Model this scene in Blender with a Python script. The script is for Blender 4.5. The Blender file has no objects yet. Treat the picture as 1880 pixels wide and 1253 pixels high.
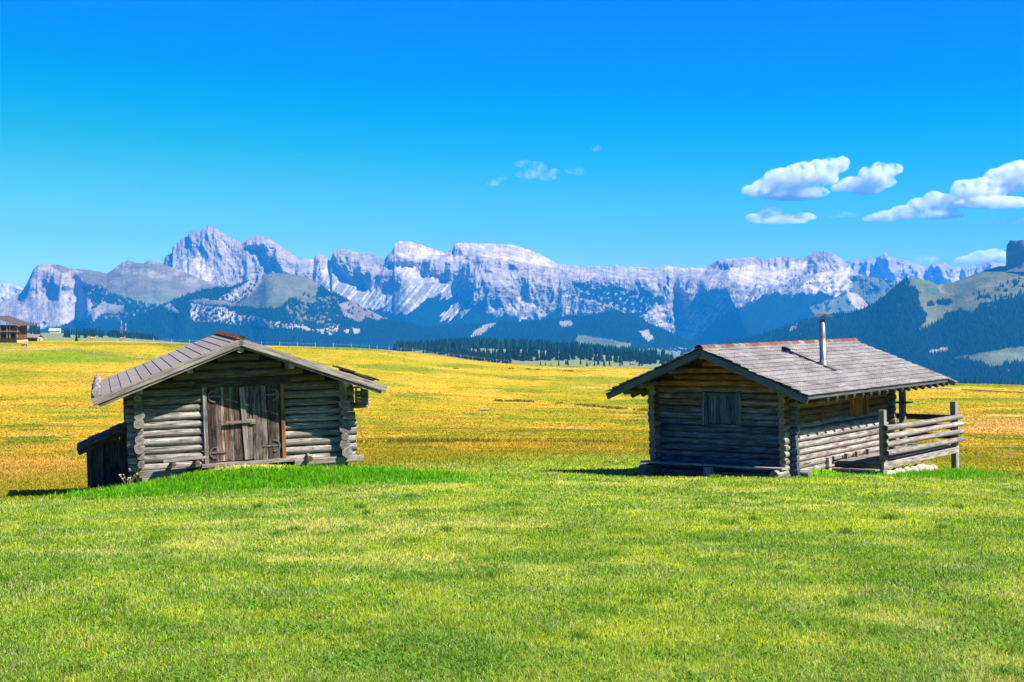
import bpy, bmesh, math, random
import numpy as np
from mathutils import Vector, Matrix, Euler

SC = bpy.context.scene
COL = SC.collection
R = math.radians

# ------------------------------------------------------------------ camera
W_PX, H_PX, F_PX = 1880.0, 1253.0, 2481.0
PITCH = math.atan((626.5 - 560.0) / F_PX)          # the eye level lies above the frame's middle
cam_d = bpy.data.cameras.new('camera')
cam_d.sensor_width = 36.0
cam_d.lens = 36.0 * F_PX / W_PX
cam_d.clip_start = 0.1
cam_d.clip_end = 80000.0
cam = bpy.data.objects.new('camera', cam_d)
COL.objects.link(cam)
cam.rotation_euler = (R(90) - PITCH, 0, 0)
SC.camera = cam

# ------------------------------------------------------------------ sun and sky
SUN_AZ = 66.0        # degrees from straight behind the camera towards its right
SUN_EL = 46.5
SUN_STRENGTH = 5.0
SKY_STRENGTH = 0.0536
a, e = R(SUN_AZ), R(SUN_EL)
SUN_DIR = Vector((math.sin(a) * math.cos(e), -math.cos(a) * math.cos(e), math.sin(e)))
sun_d = bpy.data.lights.new('sun', 'SUN')
sun_d.energy = SUN_STRENGTH
sun_d.angle = R(0.53)
sun_d.color = (1.0, 0.93, 0.82)
sun = bpy.data.objects.new('sun', sun_d)
COL.objects.link(sun)
sun.rotation_euler = SUN_DIR.to_track_quat('Z', 'Y').to_euler()

world = bpy.data.worlds.new('World')
SC.world = world
world.use_nodes = True
wn, wl = world.node_tree.nodes, world.node_tree.links
bg = wn['Background']
sky = wn.new('ShaderNodeTexSky')
sky.sky_type = 'NISHITA'
sky.sun_disc = False
sky.sun_elevation = e
sky.sun_rotation = math.atan2(SUN_DIR.x, SUN_DIR.y)
sky.altitude = 1900
sky.air_density = 1.0
sky.dust_density = 0.3
sky.ozone_density = 1.0
# the photograph's deep, saturated blue: grade the sky's own colours channel by channel
def _scale(src, k):
    nd = wn.new('ShaderNodeVectorMath')
    nd.operation = 'SCALE'
    nd.inputs['Scale'].default_value = k
    wl.new(src, nd.inputs[0])
    return nd.outputs[0]
crv = wn.new('ShaderNodeRGBCurve')
SKY_CURVES = [[(0, 0), (.19, .0), (.31, .004), (.40, .06), (.55, .21), (.75, .42), (1, .62)],
              [(0, 0), (.20, .085), (.30, .140), (.38, .205), (.45, .285), (.53, .36), (.74, .62)],
              [(0, .25), (.30, .52), (.50, .58), (.63, .48), (.72, .38), (.85, .40), (1, .5)]]
for ch, pts in enumerate(SKY_CURVES):
    c = crv.mapping.curves[ch]
    while len(c.points) < len(pts): c.points.new(0.5, 0.5)
    for q, (x_, y_) in zip(c.points, pts): q.location = (x_, y_)
crv.mapping.update()
wl.new(_scale(sky.outputs[0], 0.1), crv.inputs['Color'])
wl.new(_scale(crv.outputs[0], 10.0), bg.inputs['Color'])
bg.inputs['Strength'].default_value = SKY_STRENGTH

SC.view_settings.view_transform = 'Standard'
SC.view_settings.look = 'None'
SC.view_settings.exposure = 1.5
SC.view_settings.gamma = 1.0
SC.cycles.use_denoising = True
SC.cycles.max_bounces = 6
SC.cycles.diffuse_bounces = 1
SC.cycles.glossy_bounces = 2
SC.cycles.transmission_bounces = 2
SC.cycles.volume_bounces = 3
SC.cycles.transparent_max_bounces = 8
SC.cycles.sample_clamp_indirect = 4.0

# ------------------------------------------------------------------ helpers
ALB = 0.82          # one factor on every surface's own colour, to suit the exposure
rng = np.random.default_rng(7)
random.seed(7)
CT, ST = math.cos(PITCH), math.sin(PITCH)

def ray(px, py):
    """sideways and upward slope (per metre of depth) of the line of sight through a point of the photograph"""
    u = (np.asarray(px, float) - W_PX / 2) / F_PX
    v = (H_PX / 2 - np.asarray(py, float)) / F_PX
    fy = CT + v * ST
    return u / fy, (v * CT - ST) / fy

def at(px, py, depth):
    u, w = ray(px, py)
    return Vector((float(u) * depth, depth, float(w) * depth))

def hash2(ix, iy, seed):
    h = (ix.astype(np.int64) * 374761393 + iy.astype(np.int64) * 668265263 + seed * 1274126177) & 0xffffffff
    h = ((h ^ (h >> 13)) * 1274126177) & 0xffffffff
    return (h ^ (h >> 16)) & 0xffffffff

def pn(x, y, seed=0):
    """gradient noise, about -1..1"""
    x, y = np.broadcast_arrays(np.asarray(x, float), np.asarray(y, float))
    ix, iy = np.floor(x), np.floor(y)
    fx, fy = x - ix, y - iy
    def g(dx, dy):
        a = hash2(ix + dx, iy + dy, seed) / 4294967296.0 * 2 * np.pi
        return np.cos(a) * (fx - dx) + np.sin(a) * (fy - dy)
    sx, sy = fx * fx * fx * (fx * (fx * 6 - 15) + 10), fy * fy * fy * (fy * (fy * 6 - 15) + 10)
    n0 = g(0, 0) * (1 - sx) + g(1, 0) * sx
    n1 = g(0, 1) * (1 - sx) + g(1, 1) * sx
    return 1.5 * (n0 * (1 - sy) + n1 * sy)

def fbm(x, y, oct=4, seed=0, gain=0.5):
    s, a, t = 0, 1.0, 0
    for k in range(oct):
        s = s + a * pn(x * 2 ** k, y * 2 ** k, seed + 17 * k)
        t += a
        a *= gain
    return s / t

def ridged(x, y, oct=4, seed=0, gain=0.5):
    s, a, t = 0, 1.0, 0
    for k in range(oct):
        s = s + a * (1 - 2 * np.abs(pn(x * 2 ** k, y * 2 ** k, seed + 31 * k)))
        t += a
        a *= gain
    return s / t

def sstep(a, b, x):
    t = np.clip((np.asarray(x, float) - a) / (b - a), 0, 1)
    return t * t * (3 - 2 * t)

def lerp3(c0, c1, t):
    return np.asarray(c0, float) * (1 - t[..., None]) + np.asarray(c1, float) * t[..., None]

def tag(o, label=None, cat=None, group=None, kind=None):
    if label: o['label'] = label
    if cat: o['category'] = cat
    if group: o['group'] = group
    if kind: o['kind'] = kind
    return o

def empty(name, loc=(0, 0, 0), rot=(0, 0, 0), parent=None):
    o = bpy.data.objects.new(name, None)
    o.empty_display_size = 0.3
    o.location, o.rotation_euler = loc, rot
    COL.objects.link(o)
    o.parent = parent
    return o

def np_mesh(name, verts, faces, mat=None, alb=None, smooth=True, parent=None, link=True):
    """mesh from arrays: verts (n,3), faces (m,3 or 4); alb = base colour per vertex"""
    me = bpy.data.meshes.new(name)
    verts = np.ascontiguousarray(verts, np.float32)
    faces = np.ascontiguousarray(faces, np.int32)
    k = faces.shape[1]
    me.vertices.add(len(verts))
    me.vertices.foreach_set('co', verts.ravel())
    me.loops.add(faces.size)
    me.loops.foreach_set('vertex_index', faces.ravel())
    me.polygons.add(len(faces))
    me.polygons.foreach_set('loop_start', np.arange(0, faces.size, k, dtype=np.int32))
    me.polygons.foreach_set('loop_total', np.full(len(faces), k, np.int32))
    me.polygons.foreach_set('use_smooth', np.full(len(faces), smooth, bool))
    if alb is not None:
        at_ = me.attributes.new('alb', 'FLOAT_COLOR', 'POINT')
        c = np.ones((len(verts), 4), np.float32)
        c[:, :3] = np.asarray(alb) * ALB
        at_.data.foreach_set('color', c.ravel())
    me.update()
    me.validate()
    if mat: me.materials.append(mat)
    if not link: return me
    o = bpy.data.objects.new(name, me)
    COL.objects.link(o)
    o.parent = parent
    return o

def grid_faces(nr, nc):
    i = np.arange(nr * nc).reshape(nr, nc)
    return np.stack([i[:-1, :-1], i[:-1, 1:], i[1:, 1:], i[1:, :-1]], -1).reshape(-1, 4)

# ------------------------------------------------------------------ materials
class NT:
    def __init__(self, name):
        self.m = bpy.data.materials.new(name)
        self.m.use_nodes = True
        self.t = self.m.node_tree
        self.b = self.t.nodes['Principled BSDF']
        self.out = self.t.nodes['Material Output']
        self.b.inputs['Specular IOR Level'].default_value = 0.25
        self.b.inputs['Roughness'].default_value = 0.85
    def n(self, kind, **kw):
        nd = self.t.nodes.new('ShaderNode' + kind)
        for k, v in kw.items():
            if k in nd.inputs.keys(): nd.inputs[k].default_value = v
            else: setattr(nd, k, v)
        return nd
    def l(self, a, b): self.t.links.new(a, b)
    def noise(self, vec, scale, detail=4, rough=0.55, dist=0.0):
        nd = self.n('TexNoise')
        nd.inputs['Scale'].default_value = scale
        nd.inputs['Detail'].default_value = detail
        nd.inputs['Roughness'].default_value = rough
        nd.inputs['Distortion'].default_value = dist
        if vec is not None: self.l(vec, nd.inputs['Vector'])
        return nd.outputs['Fac']
    def ramp(self, fac, stops, interp='LINEAR'):
        nd = self.n('ValToRGB')
        cr = nd.color_ramp
        cr.interpolation = interp
        while len(cr.elements) < len(stops): cr.elements.new(0.5)
        for el, (p, c) in zip(cr.elements, stops):
            el.position = p
            el.color = (c, c, c, 1) if not hasattr(c, '__len__') else (*c, 1)
        self.l(fac, nd.inputs['Fac'])
        return nd.outputs['Color']
    def mix(self, fac, a, b, mode='MIX'):
        nd = self.n('MixRGB', blend_type=mode)
        for s, v in ((0, fac), (1, a), (2, b)):
            if hasattr(v, 'links') or hasattr(v, 'is_linked'): self.l(v, nd.inputs[s])
            else: nd.inputs[s].default_value = v if s == 0 else (*v, 1)
        return nd.outputs[0]
    def bump(self, h, strength=0.4, dist=0.02):
        nd = self.n('Bump')
        nd.inputs['Strength'].default_value = strength
        nd.inputs['Distance'].default_value = dist
        self.l(h, nd.inputs['Height'])
        self.l(nd.outputs[0], self.b.inputs['Normal'])

def plain(name, col, rough=0.8, metal=0.0, var=0.25, scale=8.0, bump=0.0):
    t = NT(name)
    co = t.n('TexCoord').outputs['Object']
    f = t.noise(co, scale, 5, 0.65)
    c = t.mix(1.0, tuple(q * ALB for q in col), t.ramp(f, [(0.3, 1 - var), (0.7, 1 + var)]), 'MULTIPLY')
    t.l(c, t.b.inputs['Base Color'])
    t.b.inputs['Roughness'].default_value = rough
    t.b.inputs['Metallic'].default_value = metal
    if bump: t.bump(f, bump, 0.02)
    return t.m

def alb_mat(name, scale, lo=0.75, hi=1.25, bump=0.0, bdist=1.0, rough=0.95, coord='Object', detail=6, transl=0.0, stretch=None):
    """base colour from the mesh's own colours, broken up by fine noise"""
    t = NT(name)
    at_ = t.n('Attribute', attribute_name='alb').outputs['Color']
    co = t.n('TexCoord').outputs[coord]
    if stretch:
        mp = t.n('Mapping')
        mp.inputs['Scale'].default_value = stretch
        t.l(co, mp.inputs['Vector'])
        co = mp.outputs[0]
    if scale:
        f = t.noise(co, scale, detail, 0.65)
        c = t.mix(1.0, at_, t.ramp(f, [(0.28, lo), (0.72, hi)]), 'MULTIPLY')
        if bump: t.bump(f, bump, bdist)
    else: c = at_
    t.l(c, t.b.inputs['Base Color'])
    t.b.inputs['Roughness'].default_value = rough
    t.b.inputs['Specular IOR Level'].default_value = 0.1
    if transl:
        tr = t.n('BsdfTranslucent')
        t.l(c, tr.inputs['Color'])
        mx = t.n('MixShader')
        mx.inputs[0].default_value = transl
        t.l(t.b.outputs[0], mx.inputs[1])
        t.l(tr.outputs[0], mx.inputs[2])
        t.l(mx.outputs[0], t.out.inputs['Surface'])
    return t.m
# ------------------------------------------------------------------ the ground
T_PX = np.array([0, 170, 450, 700, 940, 1180, 1450, 1750, 1880.])
T_D = np.array([8.5, 15, 25, 32, 38, 45, 55, 70, 90, 120, 170, 230, 300, 360, 420, 500, 600, 800, 1100, 1400, 1800, 2200, 2600, 3000, 4000, 6000.])
T_Y = np.array([
 [1253, 1037, 938, 916, 913, 903, 884, 860, 833, 800, 762, 725, 690, 664, 640, 622, 628, 640, 634, 626, 619, 614, 614, 620, 640, 670],
 [1253, 1037, 938, 916, 913, 903, 884, 860, 833, 800, 762, 725, 690, 664, 640, 621, 628, 640, 634, 627, 620, 615, 614, 620, 640, 670],
 [1253, 1037, 932, 910, 886, 866, 851, 835, 818, 798, 768, 738, 702, 673, 646, 627, 640, 665, 662, 656, 650, 645, 642, 642, 650, 670],
 [1253, 1037, 929, 899, 876, 856, 841, 827, 814, 797, 771, 745, 713, 686, 657, 633, 646, 680, 684, 676, 664, 655, 648, 646, 650, 670],
 [1253, 1037, 926, 893, 876, 860, 844, 829, 813, 797, 775, 752, 727, 705, 684, 664, 676, 700, 698, 684, 666, 648, 638, 640, 650, 675],
 [1253, 1037, 930, 902, 888, 870, 851, 832, 813, 797, 777, 756, 730, 708, 688, 668, 680, 698, 696, 688, 676, 664, 656, 656, 660, 680],
 [1253, 1037, 928, 893, 876, 860, 844, 830, 815, 800, 778, 757, 732, 712, 697, 690, 700, 715, 716, 710, 700, 690, 682, 680, 690, 710],
 [1253, 1037, 932, 900, 886, 872, 853, 838, 822, 803, 780, 757, 732, 713, 703, 702, 714, 732, 738, 735, 728, 720, 716, 716, 720, 730],
 [1253, 1037, 935, 905, 890, 876, 859, 843, 826, 806, 780, 757, 733, 716, 706, 707, 720, 740, 745, 740, 732, 724, 718, 718, 722, 730]])
N_TH, N_R = 220, 420
G_TH = np.linspace(math.atan((0 - 940) / F_PX), math.atan((1880 - 940) / F_PX), N_TH)
G_LR = np.linspace(math.log(8.5), math.log(6000), N_R)

def _table():
    px = 940 + F_PX * np.tan(G_TH)
    zt = np.zeros((N_R, N_TH))
    tz = np.zeros((len(T_D), len(T_PX)))
    for i, p in enumerate(T_PX):
        u, w = ray(p, T_Y[i])
        tz[:, i] = w * T_D
    ld = np.log(T_D)
    cols = np.array([np.interp(px, T_PX, tz[k]) for k in range(len(T_D))])      # (nd, nth)
    for j in range(N_TH):
        zt[:, j] = np.interp(G_LR + math.log(math.cos(G_TH[j])), ld, cols[:, j])
    def blur(a, n, ax):
        for _ in range(3):
            p = np.concatenate([np.repeat(np.take(a, [0], ax), n, ax), a, np.repeat(np.take(a, [-1], ax), n, ax)], ax)
            c = np.cumsum(np.concatenate([np.zeros_like(np.take(p, [0], ax)), p], ax), ax)
            m = 2 * n + 1
            a = (np.take(c, np.arange(m, c.shape[ax]), ax) - np.take(c, np.arange(0, c.shape[ax] - m), ax)) / m
        return a
    top = zt[:30].copy()
    b = blur(blur(zt, 5, 0), 5, 1)
    k = sstep(0, 30, np.arange(30))[:, None]
    b[:30] = top * (1 - k) + b[:30] * k
    return b
G_Z = _table()

# bumps and hollows close to the two huts: x, y, radius, height
LOCAL = []
def H(x, y):
    """height of the ground (the camera's eye is at 0)"""
    x, y = np.broadcast_arrays(np.asarray(x, float), np.asarray(y, float))
    r = np.hypot(x, y)
    th = np.clip(np.arctan2(x, y), G_TH[0], G_TH[-1])
    # behind and beside the camera the slope simply carries on
    fr = np.clip((np.log(np.maximum(r, 1e-3)) - G_LR[0]) / (G_LR[1] - G_LR[0]), 0, N_R - 1.001)
    ft = np.clip((th - G_TH[0]) / (G_TH[1] - G_TH[0]), 0, N_TH - 1.001)
    i, j = fr.astype(int), ft.astype(int)
    a, b = fr - i, ft - j
    z = (G_Z[i, j] * (1 - a) + G_Z[i + 1, j] * a) * (1 - b) + (G_Z[i, j + 1] * (1 - a) + G_Z[i + 1, j + 1] * a) * b
    near = -1.7 + (G_Z[0, N_TH // 2] + 1.7) * r / 8.5
    z = np.where(r < 8.5, near, z)
    for (cx, cy, ang, sx, sy, h) in LOCAL:
        dx, dy = x - cx, y - cy
        c, s = math.cos(ang), math.sin(ang)
        p, q = (dx * c + dy * s) / sx, (-dx * s + dy * c) / sy
        z = z + h * np.exp(-(p * p + q * q))
    k = sstep(3, 12, r)
    z = z + k * (0.05 * fbm(x * 0.35, y * 0.35, 3, 5) + 0.18 * sstep(20, 60, r) * fbm(x * 0.06, y * 0.06, 3, 9))
    k2 = sstep(60, 160, r) * (1 - sstep(430, 520, r))
    z = z + k2 * 0.7 * fbm(x * 0.018, y * 0.03, 4, 13)
    k3 = sstep(900, 1500, r)
    z = z + k3 * 9 * fbm(x * 0.003, y * 0.003, 4, 19)
    return z

def pix(x, y, z):
    """where a point of the place lies in the photograph"""
    yc = y * CT - z * ST
    zc = y * ST + z * CT
    return W_PX / 2 + F_PX * x / yc, H_PX / 2 - F_PX * zc / yc

# the places of the two huts (needed for the ground round them)
BARN_D = np.array([-0.294, 0.956]); BARN_G = np.array([0.956, 0.294])
BARN_O = np.array([-0.2753 * 36.8, 36.8])                # front left corner
CAB_E = np.array([0.616, 0.788]); CAB_G = np.array([-0.788, 0.616])
CAB_O = np.array([8.22, 40.0])                           # near corner
def barn_xy(t, s): p = BARN_O + BARN_G * t + BARN_D * s; return float(p[0]), float(p[1])
def cab_xy(s, g): p = CAB_O + CAB_E * s + CAB_G * g; return float(p[0]), float(p[1])
BARN_Z = -4.57
CAB_Z = -5.03
def _fit_local():
    ba, ca = math.atan2(BARN_G[1], BARN_G[0]), math.atan2(CAB_E[1], CAB_E[0])
    def need(x, y, z, ang, sx, sy):
        LOCAL.append((x, y, ang, sx, sy, float(z - H(x, y))))
    x, y = barn_xy(2.8, 2.4); need(x, y, BARN_Z + 0.02, ba, 3.6, 3.4)
    x, y = barn_xy(2.8, -0.55); need(x, y, BARN_Z + 0.12, ba, 3.0, 1.1)
    x, y = barn_xy(-4.2, 2.6); LOCAL.append((x, y, ba, 2.2, 2.4, -0.75))
    x, y = barn_xy(-1.5, 1.0); need(x, y, -5.2, ba, 1.0, 1.8)
    x, y = cab_xy(3.2, 2.2); need(x, y, CAB_Z - 0.08, ca, 4.2, 3.2)
    x, y = cab_xy(-0.4, 0.2); need(x, y, CAB_Z - 0.40, ca, 1.1, 1.4)
    x, y = cab_xy(-1.0, 2.3); need(x, y, CAB_Z - 0.42, ca, 1.0, 2.0)
    x, y = cab_xy(5.5, -2.0); need(x, y, CAB_Z - 0.42, ca, 2.4, 0.9)
    x, y = cab_xy(2.6, -1.2); need(x, y, CAB_Z - 0.36, ca, 0.9, 0.9)
    x, y = cab_xy(9.3, -1.7); need(x, y, CAB_Z - 0.58, ca, 1.0, 1.0)
    x, y = cab_xy(-1.2, 4.5); need(x, y, CAB_Z - 0.36, ca, 1.3, 1.6)
_fit_local()

def lawn_mask(x, y):
    """1 on the mown lawn round the huts, 0 on the long yellow meadow"""
    r = np.hypot(x, y)
    px = 940 + F_PX * np.arctan2(x, y)
    edge = np.interp(px, [-400, 0, 120, 300, 650, 760, 940, 1200, 1500, 1800, 1880, 2300], [33, 33, 37, 40, 41, 47, 58, 64, 62, 52, 52, 52])
    edge = edge * (1 + 0.10 * fbm(x * 0.12, y * 0.12, 3, 3))
    return 1 - sstep(0.74, 1.30, r / edge)

def ground_alb(x, y):
    """base colour of turf, in patches of green, yellow and straw"""
    r = np.hypot(x, y)
    px = 940 + F_PX * np.arctan2(x, y)
    L = lawn_mask(x, y)
    # lawn
    p = fbm(x * 0.35, y * 0.30, 4, 41); q = fbm(x * 1.1, y * 0.9, 4, 43); s = fbm(x * 0.16, y * 0.22, 3, 47)
    lawn = lerp3((0.066, 0.118, 0.006), (0.155, 0.180, 0.010), sstep(-0.40, 0.40, 0.8 * p + 0.8 * q))
    lawn = lerp3(lawn, (0.235, 0.215, 0.055), 0.55 * sstep(0.08, 0.60, s + 0.75 * q))
    lush = np.zeros_like(x)
    for (cx, cy, rad) in [(*barn_xy(3.0, -2.0), 3.8), (*barn_xy(0.3, -1.8), 3.2), (*barn_xy(6.2, -1.6), 2.8), (*cab_xy(6.0, -2.2), 2.8), (*cab_xy(1.0, -1.0), 1.6), (*cab_xy(-1.2, 1.5), 1.8), (*barn_xy(7.5, -3.2), 2.0), (*cab_xy(8.5, -2.6), 2.2)]:
        lush = np.maximum(lush, np.exp(-((x - cx) ** 2 + (y - cy) ** 2) / (rad * rad) ))
    lush = sstep(0.3, 0.75, lush + 0.22 * q)
    lawn = lerp3(lawn, (0.035, 0.125, 0.003), 0.85 * lush)
    dx = (x - BARN_O[0]) * BARN_G[0] + (y - BARN_O[1]) * BARN_G[1]
    dy = (x - BARN_O[0]) * BARN_D[0] + (y - BARN_O[1]) * BARN_D[1]
    dirt = sstep(0.75, 1.0, np.exp(-((dx - 2.9) / 1.6) ** 4) * np.exp(-((dy + 0.30) / 0.33) ** 4) + 0.25 * q)
    lawn = lerp3(lawn, (0.34, 0.25, 0.10), 0.9 * dirt)
    # meadow: bands of yellow, orange and olive
    ly = np.log(np.maximum(r, 1.0))
    b1 = fbm(px * 0.0035 + 1.7, ly * 6.0, 4, 51); b2 = fbm(px * 0.009, ly * 17.0, 4, 53); b3 = fbm(px * 0.02, ly * 45.0, 3, 57)
    m = lerp3((0.190, 0.190, 0.007), (0.300, 0.228, 0.012), sstep(-0.25, 0.22, b1 + 0.5 * b2 + 0.25 * b3))
    m = lerp3(m, (0.320, 0.190, 0.024), 0.40 * sstep(0.08, 0.45, fbm(px * 0.003 + 9, ly * 7.0, 4, 61) + 0.35 * b2))
    m = lerp3(m, (0.38, 0.31, 0.075), 0.55 * sstep(0.20, 0.55, fbm(px * 0.004 + 4, ly * 11.0, 4, 63) + 0.3 * b3))
    m = lerp3(m, (0.105, 0.150, 0.008), 0.85 * sstep(0.10, 0.32, fbm(px * 0.0045 + 20, ly * 9.0, 4, 67) + 0.25 * b2))
    # green strip below the far left rise, warm orange strips on the left and far right
    gl = np.exp(-((px - 120) / 170) ** 2) * np.exp(-((ly - math.log(395)) / 0.09) ** 2)
    m = lerp3(m, (0.090, 0.175, 0.007), np.clip(0.9 * gl, 0, 1))
    ol = np.exp(-((px - 40) / 190) ** 4) * np.exp(-((ly - math.log(72)) / 0.20) ** 2)
    m = lerp3(m, (0.36, 0.215, 0.035), np.clip(0.85 * ol * (1 + 0.6 * b2), 0, 1))
    orr = np.exp(-((px - 1850) / 130) ** 4) * np.exp(-((ly - math.log(175)) / 0.22) ** 2)
    m = lerp3(m, (0.36, 0.225, 0.045), np.clip(0.85 * orr * (1 + 0.6 * b2), 0, 1))
    # beyond the crest: cool pastures
    far = sstep(560, 800, r)
    m = lerp3(m, (0.11, 0.145, 0.045), far)
    edge = L
    near_y = lerp3((0.15, 0.165, 0.006), (0.225, 0.195, 0.010), sstep(-0.3, 0.3, b2 + 0.6 * b3))
    m = lerp3(near_y, m, sstep(45, 95, r) if True else L)
    return lerp3(m * np.array([1.60, 1.43, 2.0]), lawn * np.array([2.05, 2.08, 1.9]), L)

def build_ground():
    th = np.concatenate([np.linspace(-math.pi, R(-27), 60)[:-1], np.linspace(R(-27), R(27), 620), np.linspace(R(27), math.pi, 60)[1:]])
    rr = np.concatenate([np.linspace(0.3, 7.5, 16)[:-1], np.exp(np.linspace(math.log(7.5), math.log(6000), 520))])
    TH, RR = np.meshgrid(th, rr)
    X, Y = RR * np.sin(TH), RR * np.cos(TH)
    Z = H(X, Y)
    v = np.stack([X, Y, Z], -1).reshape(-1, 3)
    alb = ground_alb(X.ravel(), Y.ravel())
    t = NT('meadow_turf')
    at_ = t.n('Attribute', attribute_name='alb').outputs['Color']
    co = t.n('TexCoord').outputs['Object']
    f1 = t.noise(co, 3.0, 8, 0.7)
    f2 = t.noise(co, 0.25, 8, 0.7)
    c = t.mix(1.0, at_, t.ramp(f1, [(0.28, 0.6), (0.72, 1.35)]), 'MULTIPLY')
    c = t.mix(1.0, c, t.ramp(f2, [(0.3, 0.8), (0.7, 1.2)]), 'MULTIPLY')
    t.l(c, t.b.inputs['Base Color'])
    t.b.inputs['Roughness'].default_value = 1.0
    t.b.inputs['Specular IOR Level'].default_value = 0.0
    t.bump(f1, 0.6, 0.08)
    o = np_mesh('meadow_ground', v, grid_faces(len(rr), len(th))[:, ::-1], t.m, alb)
    tag(o, kind='structure')
    # fill the tiny hole under the tripod
    return o
GROUND = build_ground()
# ------------------------------------------------------------------ mountains, each a relief with its own distance and slopes
def in_poly(px, py, poly):
    c = np.zeros(px.shape, bool)
    n = len(poly)
    for i in range(n):
        x0, y0 = poly[i]; x1, y1 = poly[(i + 1) % n]
        if y0 == y1: continue
        k = ((y0 > py) != (y1 > py)) & (px < (x1 - x0) * (py - y0) / (y1 - y0) + x0)
        c ^= k
    return c

def saw(s, steep=0.18):
    f = s - np.floor(s)
    return np.where(f < 1 - steep, 1 - f / (1 - steep), (f - 1 + steep) / steep)

ROCK, PINK, SCREE = (0.31, 0.26, 0.225), (0.40, 0.30, 0.22), (0.56, 0.475, 0.39)
ALP, OLIVE, WOOD = (0.11, 0.12, 0.04), (0.16, 0.135, 0.07), (0.005, 0.018, 0.010)

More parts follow.
